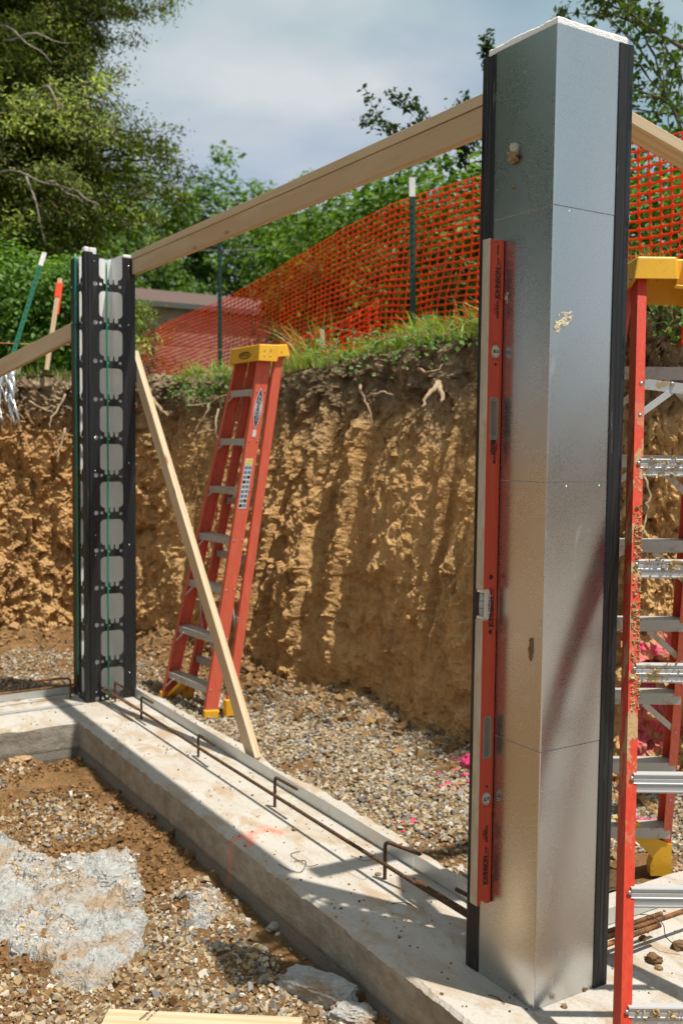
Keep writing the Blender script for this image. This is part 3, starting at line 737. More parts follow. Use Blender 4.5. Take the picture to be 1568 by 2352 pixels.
def stones(name, P, size, colr, mat, flat=0.62, seed=0):
    """P (n,3) centres, size (n,), colr (n,3): one mesh of angular crushed stones"""
    g = np.random.default_rng(seed); n = len(P)
    base = np.repeat(CBV[None], n, 0)*(1+g.uniform(-0.42, 0.38, (n, 8, 3)))
    base *= np.stack([g.uniform(0.8, 1.5, n), g.uniform(0.65, 1.1, n), g.uniform(flat*0.75, flat*1.25, n)], -1)[:, None]
    a = g.uniform(0, 2*np.pi, n); b = g.normal(0, 0.6, n); c = g.normal(0, 0.6, n)
    ca, sa, cb, sb, cc, sc = np.cos(a), np.sin(a), np.cos(b), np.sin(b), np.cos(c), np.sin(c)
    Rz = np.zeros((n, 3, 3)); Rz[:, 0, 0] = ca; Rz[:, 0, 1] = -sa; Rz[:, 1, 0] = sa; Rz[:, 1, 1] = ca; Rz[:, 2, 2] = 1
    Rx = np.zeros((n, 3, 3)); Rx[:, 0, 0] = 1; Rx[:, 1, 1] = cb; Rx[:, 1, 2] = -sb; Rx[:, 2, 1] = sb; Rx[:, 2, 2] = cb
    Ry = np.zeros((n, 3, 3)); Ry[:, 1, 1] = 1; Ry[:, 0, 0] = cc; Ry[:, 0, 2] = sc; Ry[:, 2, 0] = -sc; Ry[:, 2, 2] = cc
    Q = np.einsum('nij,njk->nik', Rx, np.einsum('nij,njk->nik', Ry, Rz))
    V = np.einsum('nij,nkj->nki', Q, base)*size[:, None, None]*0.5+P[:, None]
    F = CBF[None]+np.arange(n)[:, None, None]*8
    return npmesh(name, V.reshape(-1, 3), F.reshape(-1, 3), mat, False, np.repeat(colr, 8, 0))
PAL = np.array([(0.50,0.38,0.225),(0.58,0.47,0.31),(0.40,0.275,0.145),(0.62,0.54,0.41),(0.34,0.315,0.28),(0.24,0.22,0.20),(0.46,0.325,0.17),(0.66,0.61,0.51),(0.28,0.175,0.09)])
def palette(n, w, g):
    i = g.choice(len(PAL), n, p=np.array(w)/sum(w)); c = PAL[i]*g.uniform(0.8, 1.15, (n, 1)); return np.clip(c, 0.02, 0.8)
def in_foot(x, y, m=0.0):
    a = (x > -0.2-m) & (x < 0.42+m) & (y > -0.2-m) & (y < 4.28+m)
    b = (y > -0.21-m) & (y < 0.42+m) & (x > -0.2-m)
    c = (y > 3.62-m) & (y < 4.28+m) & (x < 0.42+m)
    return a | b | c
# outer side: crushed stone between footing and bank
g = np.random.default_rng(5)
def scatter(x0, x1, y0, y1, dens): 
    n = int((x1-x0)*(y1-y0)*dens); return g.uniform(x0, x1, n), g.uniform(y0, y1, n)
xs, ys = [], []
for a in [(0.40, 2.1, 0.40, 4.4, 6800), (0.9, 3.0, 0.4, 1.1, 3500), (-1.6, 1.5, 4.2, 6.6, 1700)]:
    x, y = scatter(*a); xs.append(x); ys.append(y)
x = np.concatenate(xs); y = np.concatenate(ys)
bd = bank_dist(x, y)
dirtpatch = 0.6*fbm(x*1.7+4, y*1.7, 0, 3, 101)+0.9*sstep(0.55, 0.15, bd)*sstep(3.4, 4.1, y)+0.15*sstep(4.3, 4.6, y)
k = (bd > -0.03) & ~in_foot(x, y, -0.03) & (dirtpatch < 0.42+g.uniform(-0.2, 0.2, len(x)))
near_edge = in_foot(x, y, 0.02); k &= ~near_edge | (g.uniform(size=len(x)) < 0.5)
x, y, bd = x[k], y[k], bd[k]
s = g.choice([0.010, 0.016, 0.022, 0.030], len(x), p=[0.3, 0.4, 0.23, 0.07])*g.uniform(0.85, 1.2, len(x))
z = ground_z(x, y, bd)+s*g.uniform(-0.1, 0.55, len(x))
c = palette(len(x), [3, 3.2, 2.6, 2, 1.6, 1.1, 2.8, 1.0, 1.4], g)*np.array((0.74, 0.76, 0.80))
pc = np.array([onplane(1065, 1750, 2, -0.03), onplane(1050, 1785, 2, -0.03), onplane(945, 1885, 2, -0.03), onplane(1480, 1890, 2, -0.03)])
for q, rad, pr in zip(pc, (0.09, 0.14, 0.10, 0.10), (0.30, 0.14, 0.05, 0.3)):
    m = (np.hypot(x-q[0], y-q[1]) < rad) & (g.uniform(size=len(x)) < pr)
    c[m] = (0.78, 0.07, 0.22)
link('gravel', stones('gravel', np.stack([x, y, z], -1), s, c, M['stones'], seed=3), kind='stuff', label='tan crushed stone filling between footing and bank')
# inner side: patches of stone trodden into the dirt
SPILLS = [
    [(0,1930),(60,1945),(120,1975),(170,1990),(205,1985),(240,1975),(290,1985),(333,2020),(330,2060),(300,2078),(335,2110),(330,2150),(300,2185),(240,2250),(200,2262),(130,2240),(90,2215),(-60,2140),(-120,2050),(-60,1950)],
    [(410,2100),(430,2062),(480,2045),(527,2060),(525,2085),(480,2105),(475,2150),(420,2132)],
]
SP = [np.array([tuple(onplane(a, b, 2, -0.19))[:2] for a, b in s]) for s in SPILLS]
def poly_sd(x, y, P):
    x = np.asarray(x, float); y = np.asarray(y, float); d = np.full(x.shape, 1e9); ins = np.zeros(x.shape, bool)
    for i in range(len(P)):
        a = P[i]; b = P[(i+1) % len(P)]; e = b-a; t = np.clip(((x-a[0])*e[0]+(y-a[1])*e[1])/(e@e), 0, 1)
        d = np.minimum(d, np.hypot(x-a[0]-t*e[0], y-a[1]-t*e[1]))
        cnd = (a[1] > y) != (b[1] > y)
        with np.errstate(divide='ignore', invalid='ignore'): xi = a[0]+(y-a[1])/(b[1]-a[1])*e[0]
        ins ^= cnd & (x < xi)
    return np.where(ins, d, -d)
x, y = scatter(-1.6, -0.2, 0.35, 3.65, 8000)
pat = fbm(x*1.5, y*1.5, 0, 3, 113)+0.35*fbm(x*6, y*6, 0, 2, 115)
strip = sstep(-0.32, -0.26, x+0.04*fbm(y*3, 0*y, 0, 2, 117))*(y < 3.1)
gate = 0.34+0.16*sstep(1.9, 1.3, y)+0.10*sstep(2.2, 2.6, y)*sstep(3.3, 2.9, y)-0.10*sstep(-0.9, -1.1, x)
k = (pat < gate-0.05+g.uniform(-0.18, 0.18, len(x))) & (g.uniform(size=len(x)) > strip*0.97)
for P in SP: k &= poly_sd(x, y, P) < -0.005
k &= x < -0.215
x, y = x[k], y[k]; bd = np.full_like(x, 9)
s = g.choice([0.008, 0.013, 0.020, 0.030], len(x), p=[0.34, 0.36, 0.23, 0.07])*g.uniform(0.85, 1.2, len(x))
z = ground_z(x, y, bd)+s*g.uniform(-0.25, 0.35, len(x))
c = palette(len(x), [3, 2.5, 3, 1.8, 1.8, 1.2, 3, 1.2, 2.4], g)*0.76
link('gravel_patch', stones('gravel_patch', np.stack([x, y, z], -1), s, c, M['stones'], seed=4), kind='stuff', label='loose crushed stone trodden into the brown dirt')
# crumbs of clay over the dirt
x, y = scatter(-1.6, -0.21, 0.35, 3.6, 5000)
k = fbm(x*2.2, y*2.2, 0, 3, 121)+0.5*sstep(2.9, 3.4, y) > -0.2+g.uniform(-0.2, 0.2, len(x))
x, y = x[k], y[k]; s = g.choice([0.007, 0.012, 0.02, 0.034], len(x), p=[0.4, 0.4, 0.16, 0.04])
z = ground_z(x, y, np.full_like(x, 9))+s*0.15
c = np.array((0.22, 0.122, 0.052))*g.uniform(0.6, 1.3, (len(x), 1))
link('dirt_crumbs', stones('dirt_crumbs', np.stack([x, y, z], -1), s, c, M['clod'], 0.75, seed=6), kind='stuff', label='small brown clay crumbs on the pit floor')
# crumbs fallen along the bank's foot
x, y = scatter(-1.5, 2.2, 0.9, 6.4, 1500); bd = bank_dist(x, y)
k = (bd > -0.02) & (bd < 0.5*g.uniform(size=len(x))) & ~in_foot(x, y, 0.02); x, y, bd = x[k], y[k], bd[k]
s = g.choice([0.012, 0.025, 0.045, 0.07], len(x), p=[0.4, 0.36, 0.18, 0.06])
z = ground_z(x, y, bd)+s*0.15
c = np.array((0.30, 0.185, 0.085))*g.uniform(0.55, 1.25, (len(x), 1))
link('bank_rubble', stones('bank_rubble', np.stack([x, y, z], -1), s, c, M['clod'], 0.8, seed=8), kind='stuff', label='clay rubble fallen along the foot of the bank')
# specks of soil on the footing
x, y = scatter(-0.19, 0.41, 0.0, 4.2, 260); x2, y2 = scatter(-1.4, 0.2, 3.65, 4.2, 160); x3, y3 = scatter(0.3, 1.6, -0.18, 0.4, 260)
x = np.concatenate([x, x2, x3]); y = np.concatenate([y, y2, y3])
s = g.choice([0.003, 0.006, 0.010], len(x), p=[0.55, 0.33, 0.12])*g.uniform(0.7, 1.3, len(x))
k = ~((x > -0.01) & (x < 0.3) & (y < 0.31) & (y > -0.01)); x, y, s = x[k], y[k], s[k]
link('soil_specks', stones('soil_specks', np.stack([x, y, s*0.2], -1), s, np.array((0.19, 0.115, 0.06))*g.uniform(0.6, 1.5, (len(x), 1)), M['clod'], 0.6, seed=9), kind='stuff', label='specks of soil strewn on the footing')

# ------------------------------------------------------------------ hardened concrete spills and broken lumps
def spill(P, thick, label, seed, name='concrete_spill'):
    lo = P.min(0)-0.06; hi = P.max(0)+0.06; st = 0.009
    ax = np.arange(lo[0], hi[0], st); ay = np.arange(lo[1], hi[1], st); X, Y = np.meshgrid(ax, ay)
    sd = poly_sd(X, Y, P)+0.035*fbm(X*9, Y*9, 0, 3, seed)+0.012*fbm(X*30, Y*30, 0, 2, seed+1)
    m = sstep(-0.012, 0.030, sd); cl1, ck1 = clods((X+0.02*fbm(X*9, Y*9, 0, 2, seed+21))*9, (Y+0.02*fbm(X*9, Y*9, 4, 2, seed+22))*9, seed+23, 1.4); cl2, ck2 = clods(X*27, Y*27, seed+25, 1.4)
    gz = ground_z(X, Y, np.full(X.shape, 9.0))
    Z = gz-0.02+m*(0.034+thick*(0.6+0.5*fbm(X*3.2, Y*3.2, 0, 3, seed+2))+0.016*fbm(X*7, Y*7, 0, 3, seed+3)+0.030*cl1*sstep(-0.2, 0.3, fbm(X*2.5, Y*2.5, 0, 2, seed+9))+0.013*cl2-0.008*(1-ck1))
    c0 = Vector((float(P[:, 0].mean()), float(P[:, 1].mean()), -0.2))
    idx = np.arange(X.size).reshape(X.shape); q = np.stack([idx[:-1, :-1], idx[:-1, 1:], idx[1:, 1:], idx[1:, :-1]], -1).reshape(-1, 4)
    q = q[(m.ravel()[q] > 0.01).any(1)]
    used, inv = np.unique(q, return_inverse=True)
    V = np.stack([X, Y, Z], -1).reshape(-1, 3)[used]-np.array(c0)
    r = root(name, c0, label, 'concrete')
    link('crust', npmesh('crust', V, inv.reshape(-1, 4), M['spill'], False), r)
    gg = np.random.default_rng(seed); n = int((hi[0]-lo[0])*(hi[1]-lo[1])*5200)
    x = gg.uniform(lo[0], hi[0], n); y = gg.uniform(lo[1], hi[1], n)
    ii = np.clip(((y-lo[1])/st).astype(int), 0, len(ay)-1); jj = np.clip(((x-lo[0])/st).astype(int), 0, len(ax)-1)
    k = (m[ii, jj] > 0.02) & (fbm(x*5, y*5, 0, 2, seed+7) > 0.05); x, y, z = x[k], y[k], Z[ii, jj][k]
    s = gg.choice([0.010, 0.016, 0.023], len(x), p=[0.45, 0.4, 0.15]); cc = np.array((0.44, 0.43, 0.405))*gg.uniform(0.75, 1.2, (len(x), 1))
    br = gg.uniform(size=len(x)) < 0.3; cc[br] = np.array((0.46, 0.33, 0.19))
    o = link('embedded_stone', stones('embedded_stone', np.stack([x, y, z-0.001], -1)-np.array(c0), s, cc, M['stones'], 0.7, seed=seed), r, kind='stuff')
    return r
spill(SP[0], 0.034, 'large rough spill of hardened grey concrete on the dirt by the pit edge', 201)
spill(SP[1], 0.030, 'small rough patch of hardened grey concrete between gravel and footing', 221)
def lump(name, c, dims, label, cat, mat, seed, rot=0.0, sub=4, rough=0.22, colr=None, group=None):
    bm = bmesh.new(); bmesh.ops.create_icosphere(bm, subdivisions=sub, radius=1.0)
    V = np.array([v.co[:] for v in bm.verts]); F = np.array([[v.index for v in f.verts] for f in bm.faces]); bm.free()
    V = np.sign(V)*np.abs(V)**0.75
    n = 1+rough*fbm(V[:, 0]*1.6+seed, V[:, 1]*1.6, V[:, 2]*1.6, 3, seed)+0.09*fbm(V[:, 0]*6, V[:, 1]*6+seed, V[:, 2]*6, 3, seed+3)+0.035*fbm(V[:, 0]*16, V[:, 1]*16, V[:, 2]*16+seed, 2, seed+5)
    V = V*n[:, None]*np.array(dims)*0.5
    cs, sn = math.cos(rot), math.sin(rot); V = V @ np.array([[cs, sn, 0], [-sn, cs, 0], [0, 0, 1]])
    cl = np.broadcast_to(np.array(colr if colr is not None else (0.5, 0.5, 0.5)), V.shape)
    o = link(name, npmesh(name, V, F, mat, False, cl), None, label, cat, group); o.location = c
    return o
p = onplane(735, 2275, 2, -0.17); p2 = onplane(790, 2330, 2, -0.17)
lump('concrete_lump', (p.x, p.y, -0.165), (0.12, 0.26, 0.10), 'broken grey concrete lump lying against the footing at the picture bottom', 'concrete', M['spill'], 31, 0.5)
lump('concrete_lump', (p2.x+0.03, p2.y+0.0, -0.18), (0.10, 0.14, 0.07), 'small tan concrete lump beside the bigger one below the footing', 'concrete', M['spill'], 35, 0.9)
p = onplane(265, 2005, 2, -0.15); lump('concrete_lump', (p.x, p.y, -0.165), (0.17, 0.12, 0.085), 'pale concrete lump raised at the corner of the large spill', 'concrete', M['spill'], 37, 0.3)
p = onplane(600, 2080, 2, -0.19); lump('concrete_lump', (p.x-0.03, p.y-0.17, -0.195), (0.07, 0.04, 0.03), 'thin concrete flake on gravel near the footing foot', 'concrete', M['spill'], 39, 0.3, 3)
for i, (a, b, sz, lab) in enumerate([(60, 1705, 0.20, 'rounded clay mound under the left footing face'), (110, 1700, 0.13, 'pale crusted clay lump in the inside corner of the footing')]):
    p = onplane(a, b, 2, -0.15); lump('clay_mound', (p.x-0.05, p.y-0.12, -0.175), (sz*1.6, sz, sz*0.55), lab, 'clay', M['clod'], 51+i, 0.4, 4, 0.3, (0.40, 0.27, 0.15) if i == 0 else (0.55, 0.47, 0.36))
# clods lying on the footing
for i, (a, b, sz, lab) in enumerate([(868, 2007, 0.018, 'small clod at the foot of the nearest bent bar'), (1475, 2155, 0.022, 'tan clod on the footing beside the wired rusty bars'), (1500, 2205, 0.042, 'dark brown clod lying on a ladder shadow on the footing'), (1512, 2222, 0.020, 'tan crumb just below the dark brown clod'), (1560, 2175, 0.04, 'clod at the right picture edge on the footing'), (1338, 2270, 0.022, 'clod against the foot of the steel column face'), (1295, 2310, 0.016, 'small clod in front of the steel column'), (675, 1905, 0.016, 'crumb beside the sprayed orange arrow'), (688, 1655, 0.02, 'dark crumb on the footing behind the bent bars'), (430, 1655, 0.02, 'crumb on the footing near the left ladder foot'), (1430, 2190, 0.03, 'clod behind the red ladder rail on the footing')]):
    p = onplane(a, b, 2, 0.005); lump('soil_clod', (p.x, p.y, sz*0.28), (sz*1.2, sz, sz*0.7), lab, 'clod', M['clod'], 61+i, i*0.7, 3, 0.3, (0.17, 0.10, 0.05) if i % 3 else (0.30, 0.20, 0.11))
p = onplane(1072, 1752, 2, -0.02); lump('painted_rock', (p.x+0.04, p.y, -0.015), (0.13, 0.09, 0.07), 'bright pink painted rock on the gravel by the column', 'rock', M['pinkst'], 91, 0.4, 3, 0.3)
p = onplane(1458, 2035, 2, -0.03); lump('clay_mound', (p.x-0.1, p.y+0.05, -0.02), (0.22, 0.12, 0.06), 'dark damp clay mound behind the right footing edge', 'clay', M['clod'], 93, 0.2, 4, 0.3, (0.10, 0.06, 0.03))

# ------------------------------------------------------------------ wall form columns
WL, WR, HS = 0.249, 0.236, 2.775
SEAM = [0.0, 0.7614, 1.5289, 2.2909, HS]
def plate_mesh(width, height, name):
    """black web plate in the local x-z plane: rounded windows with comb slots and round holes"""
    pitch = 0.2345
    def circ(cx, cz, r, n=14): return [(cx+r*math.cos(2*math.pi*i/n), cz+r*math.sin(2*math.pi*i/n)) for i in range(n)]
    def window():
        x0, x1, z0, z1, r = 0.056, 0.203, 0.052, 0.213, 0.028
        L = []
        def arc(cx, cz, a0, a1, n=5): 
            for i in range(n+1):
                a = R(a0+(a1-a0)*i/n); L.append((cx+r*math.cos(a), cz+r*math.sin(a)))
        arc(x0+r, z1-r, 180, 90); arc(x1-r, z1-r, 90, 0); arc(x1-r, z0+r, 0, -90)
        for cx in (0.163, 0.130, 0.097):
            fr = 0.0125; zb = z0-0.026
            L.append((cx+fr, z0)); 
            for i in range(7):
                a = R(0-180*i/6); L.append((cx+fr*math.cos(a), zb+fr+fr*math.sin(a)-0.004))
            L.append((cx-fr, z0))
        arc(x0+r, z0+r, 270, 180)
        return L
    cell = [[(0, 0), (width, 0), (width, pitch), (0, pitch)], window(), circ(0.030, 0.020, 0.0145), circ(0.066, 0.020, 0.0095), circ(0.113, 0.011, 0.0065, 8), circ(0.188, 0.012, 0.0095)]
    bm = bmesh.new(); edges = []
    for loop in cell:
        vs = [bm.verts.new((a, 0, b)) for a, b in loop]
        edges += [bm.edges.new((vs[i], vs[(i+1) % len(vs)])) for i in range(len(vs))]
    bmesh.ops.triangle_fill(bm, use_beauty=True, edges=edges, normal=(0, -1, 0))
    bm.verts.index_update()
    V = np.array([v.co[:] for v in bm.verts]); F = [[v.index for v in f.verts] for f in bm.faces]; bm.free()
    # drop triangles that fell inside the holes
    def inside2(px, pz, L):
        c = False
        for i in range(len(L)):
            a, b = L[i], L[(i+1) % len(L)]
            if (a[1] > pz) != (b[1] > pz) and px < a[0]+(pz-a[1])/(b[1]-a[1])*(b[0]-a[0]): c = not c
        return c
    F = [f for f in F if not any(inside2(V[f][:, 0].mean(), V[f][:, 2].mean(), L) for L in cell[1:])]
    n = 12; VV = np.concatenate([V+np.array((0, 0, i*pitch-0.004)) for i in range(n)]); FF = [tuple(j+i*len(V) for j in f) for i in range(n) for f in F]
    bm = bmesh.new(); vs = [bm.verts.new(v) for v in VV]
    for f in FF:
        try: bm.faces.new([vs[j] for j in f])
        except ValueError: pass
    bmesh.ops.remove_doubles(bm, verts=bm.verts, dist=1e-5)
    for z, nn in ((0.0, (0, 0, 1)), (height, (0, 0, -1))):
        bmesh.ops.bisect_plane(bm, geom=bm.verts[:]+bm.edges[:]+bm.faces[:], plane_co=(0, 0, z), plane_no=tuple(-c for c in nn), clear_outer=True)
    bmesh.ops.recalc_face_normals(bm, faces=bm.faces)
    r = bmesh.ops.extrude_face_region(bm, geom=bm.faces[:])
    bmesh.ops.translate(bm, verts=[v for v in r['geom'] if isinstance(v, bmesh.types.BMVert)], vec=(0, 0.004, 0))
    bmesh.ops.recalc_face_normals(bm, faces=bm.faces)
    me = bpy.data.meshes.new(name); bm.to_mesh(me); bm.free(); me.materials.append(M['black'])
    return me

def form_column(name, loc, rotz, label, written):
    r = root(name, loc, label, 'wall form', None, rotz)
    # four bent galvanised sheets, one per course
    t = 0.0011
    for i in range(4):
        z0, z1 = SEAM[i]+(0.0013 if i else 0.001), SEAM[i+1]-0.0013
        d = -0.0004*(i % 2)
        arc = [(d+0.004-0.004*math.cos(a), d+0.004-0.004*math.sin(a)) for a in (0, R(30), R(60), R(90))]
        outer = [(d, WL+0.004)]+arc+[(WR+0.004, d)]
        inner = [(WR+0.004, d+t), (d+t+0.003, d+t), (d+t, d+t+0.003), (d+t, WL+0.004)]
        o = link('steel_sheet', MB().prism(outer+inner, z0, z1).mesh('steel_sheet', M['steel']), r); smooth_by_angle(o, 40)
    # foam lining with a torn top edge
    o0, th = 0.003, 0.062
    bm = bmesh.new(); poly = []
    def rim(pts):
        out = []
        for a, b in zip(pts, pts[1:]+pts[:1]):
            n = max(1, int(math.dist(a, b)/0.012)); out += [(a[0]+(b[0]-a[0])*i/n, a[1]+(b[1]-a[1])*i/n) for i in range(n)]
        return out
    poly = rim([(o0, 0.288), (o0, o0), (0.274, o0), (0.274, o0+th), (o0+th, o0+th), (o0+th, 0.288)])
    P = np.array(poly); n = len(P); ztop = 2.794+0.003*fbm(P[:, 0]*40, P[:, 1]*40, 0, 3, 131); V = np.concatenate([np.c_[P, np.zeros(n)+0.002], np.c_[P+0.0015*np.c_[vnoise(P[:, 0]*90, P[:, 1]*90), vnoise(P[:, 0]*90, P[:, 1]*90, 5)], ztop-0.004], np.c_[P*0.97+P.mean(0)*0.03, ztop]])
    F = [tuple(range(n)), tuple(range(2*n, 3*n))]+[(k*n+i, k*n+(i+1) % n, (k+1)*n+(i+1) % n, (k+1)*n+i) for k in (0, 1) for i in range(n)]
    me = bpy.data.meshes.new('foam_lining'); me.from_pydata(V.tolist(), [], F); bmm = bmesh.new(); bmm.from_mesh(me); bmesh.ops.recalc_face_normals(bmm, faces=bmm.faces); bmm.to_mesh(me); bmm.free(); me.materials.append(M['foam'])
    link('foam_lining', me, r)
    # black edge channels: ribbed extrusions closing the two free edges
    def chan(flip):
        # (u along the face, w into the wall)
        prof = [(0.0, 0.0035), (0.003, 0.0035), (0.003, -0.0035), (0.016, -0.0045), (0.020, -0.0025), (0.024, -0.0045), (0.034, -0.005), (0.036, -0.0028), (0.039, -0.005), (0.056, -0.005), (0.059, -0.002), (0.059, 0.072), (0.054, 0.072), (0.054, 0.002), (0.0, 0.006)]
        base = WL-0.001 if not flip else WR-0.001
        pts = [((w, base+u) if not flip else (base+u, w)) for u, w in prof]
        if not flip: pts = pts[::-1]
        me = MB().prism(pts, 0.0, HS-0.005 if not flip else HS-0.002).mesh('edge_channel', M['black'])
        bm = bmesh.new(); bm.from_mesh(me); bmesh.ops.recalc_face_normals(bm, faces=bm.faces); bm.to_mesh(me); bm.free()
        return me
    ch = [link('edge_channel', chan(False), r), link('edge_channel', chan(True), r)]
    # web plates on the two open sides
    pl = plate_mesh(0.276, HS-0.002, 'web_plate')
    a = link('web_plate', pl, r); a.matrix_local = Matrix(((-1, 0, 0, 0.282), (0, -1, 0, 0.306), (0, 0, 1, 0), (0, 0, 0, 1)))
    b = link('web_plate', pl, r); b.matrix_local = Matrix(((0, -1, 0, 0.316), (-1, 0, 0, 0.300), (0, 0, 1, 0), (0, 0, 0, 1)))
    # inner corner post: foam in a grooved black channel
    fo = MB().box((0.240, 0.252, 0.002), (0.2845, 0.298, 2.812)); link('foam_post', fo.mesh('foam_post', M['foam'], False, 0.004), r)
    pr = [(0.296, 0.268), (0.321, 0.268), (0.323, 0.274), (0.3185, 0.278), (0.3185, 0.286), (0.323, 0.290), (0.323, 0.306), (0.319, 0.314), (0.304, 0.316), (0.302, 0.311), (0.298, 0.311), (0.296, 0.316), (0.268, 0.315), (0.267, 0.308), (0.296, 0.308)]
    me = MB().prism(pr, 0.0, 2.782).mesh('corner_channel', M['black']); bm = bmesh.new(); bm.from_mesh(me); bmesh.ops.recalc_face_normals(bm, faces=bm.faces); bm.to_mesh(me); bm.free()
    link('corner_channel', me, r)
    link('foam_cap', MB().box((0.290, 0.262, 2.78), (0.319, 0.310, 2.812)).mesh('foam_cap', M['foam'], False, 0.006), r)
    # green fibre rods tied to the plates
    def rodpts(x, y): return [(x+0.002*math.sin(z*3), y, z) for z in np.linspace(0.004, 2.73, 60)]
    link('green_rod', MB().tube(rodpts(0.182, 0.3165), 0.0062, 8).mesh('green_rod', M['rod'], True), r)
    link('green_rod', MB().tube([(0.3245, 0.150+0.003*math.sin(z*2), z) for z in np.linspace(0.15, 2.79, 60)], 0.0062, 8).mesh('green_rod', M['rod'], True), r)
    # zip ties, screws
    for z in (0.246, 1.42, 2.358):
        tie = MB().tube([(0.215, 0.3095, z), (0.17, 0.325, z-0.002), (0.12, 0.3105, z)], 0.0022, 6).tube([(0.12, 0.3105, z), (0.085, 0.3105, z+0.002)], 0.003, 6)
        link('zip_tie', tie.mesh('zip_tie', M['black']), r)
        link('zip_tie', MB().tube([(0.319, 0.10, z), (0.333, 0.150, z), (0.319, 0.19, z)], 0.0022, 6).mesh('zip_tie', M['black']), r)
    for (u, z) in [(0.026, 2.73), (0.242, 2.72), (0.026, 2.365), (0.242, 2.36), (0.024, 1.655), (0.242, 1.50), (0.024, 0.925), (0.024, 1.05), (0.242, 0.98), (0.024, 1.45), (0.242, 0.16), (0.024, 0.06)]:
        link('screw_head', MB().disc((0.282-u, 0.3062, z), (0, 1, 0), 0.0052, 0.004, 8).mesh('screw_head', M['screw'], True), r)
    for (v, z) in [(0.045, 2.60), (0.04, 2.38), (0.04, 1.67), (0.04, 1.60), (0.04, 1.12), (0.04, 0.90)]:
        link('screw_head', MB().disc((0.3162, v, z), (1, 0, 0), 0.0052, 0.004, 8).mesh('screw_head', M['screw'], True), r)
    if written:
        for i, z in enumerate((2.66, 2.30, 1.95, 1.60, 1.22, 0.85, 0.47)):
            lettering('HOBBS VERTICAL ICF', 0.013, (WR+0.0465, -0.005, z), (0, 0, -1), (1, 0, 0), M['emboss'], r, 0.0006)
            lettering('HOBBS VERTICAL ICF', 0.013, (-0.005, WL+0.0475, z-0.1), (0, 0, -1), (0, -1, 0), M['emboss'], r, 0.0006)
        for x, z in [(0.075, SEAM[2]-0.012), (0.205, SEAM[2]-0.012), (0.06, SEAM[3]-0.012)]:
            link('screw_head', MB().disc((x, 0, z), (0, -1, 0), 0.0035, 0.002, 8).mesh('screw_head', M['screw'], True), r)
    return r
near_col = form_column('wall_form_column', (0, 0, 0), 0.0, 'tall galvanised steel corner form with black plastic edges, the level on it', True)
far_col = form_column('wall_form_column', (0.287, 4.300, 0), math.pi, 'black slotted corner form with white foam and green rods at the far footing corner', False)

# mud thrown on the steel faces
lump('mud_clump', (-0.011, 0.158, 2.452), (0.022, 0.034, 0.030), 'tan mud clump stuck on the dark steel face above the level', 'mud', M['clod'], 141, 0, 4, 0.45, (0.30, 0.215, 0.12))
lump('mud_clump', (-0.009, 0.154, 2.474), (0.020, 0.028, 0.034), 'grey stone chip stuck above the tan mud clump', 'stone', M['clod'], 143, 0.4, 3, 0.4, (0.42, 0.39, 0.34))
lump('mud_clump', (-0.003, 0.164, 2.372), (0.006, 0.014, 0.013), 'tiny mud fleck below the clump on the steel', 'mud', M['clod'], 145, 0.4, 3, 0.3, (0.25, 0.17, 0.09))
def splat(normal_axis, c, w, h, seed, label, colr):
    ax = np.linspace(-1, 1, 60); A, B = np.meshgrid(ax, ax)
    rr = np.hypot(A, B)+0.40*fbm(A*2.2+seed, B*2.2, 0, 4, seed)
    hgt = np.clip(0.75-rr, 0, 1)**0.5*0.0025*(1+0.5*fbm(A*8, B*8, 0, 2, seed+1))
    k = (rr < 0.75)
    u, v = A*w/2, B*h/2+A*w*0.15
    V = np.stack([c[0]+u, np.full_like(u, c[1])-hgt-0.0006, c[2]+v], -1) if normal_axis == 1 else np.stack([np.full_like(u, c[0])-hgt-0.0006, c[1]-u, c[2]+v], -1)
    idx = np.arange(A.size).reshape(A.shape); q = np.stack([idx[:-1, :-1], idx[:-1, 1:], idx[1:, 1:], idx[1:, :-1]], -1).reshape(-1, 4); q = q[k.ravel()[q].all(1)]
    us, inv = np.unique(q, return_inverse=True)
    link('mud_splat', npmesh('mud_splat', V.reshape(-1, 3)[us], inv.reshape(-1, 4), M['clod'], True, np.broadcast_to(np.array(colr), (len(us), 3))), None, label, 'mud')
splat(1, (0.040, 0, 1.975), 0.085, 0.055, 151, 'cream dried splash on the bright steel face beside the corner', (0.62, 0.54, 0.40))
splat(0, (0, 0.045, 1.05), 0.03, 0.07, 157, 'dark brown mud dab at the end of a smear low on the left steel face', (0.20, 0.13, 0.07))
splat(0, (0, 0.185, 2.06), 0.025, 0.04, 159, 'tan flake on the steel at the level edge', (0.45, 0.36, 0.24))

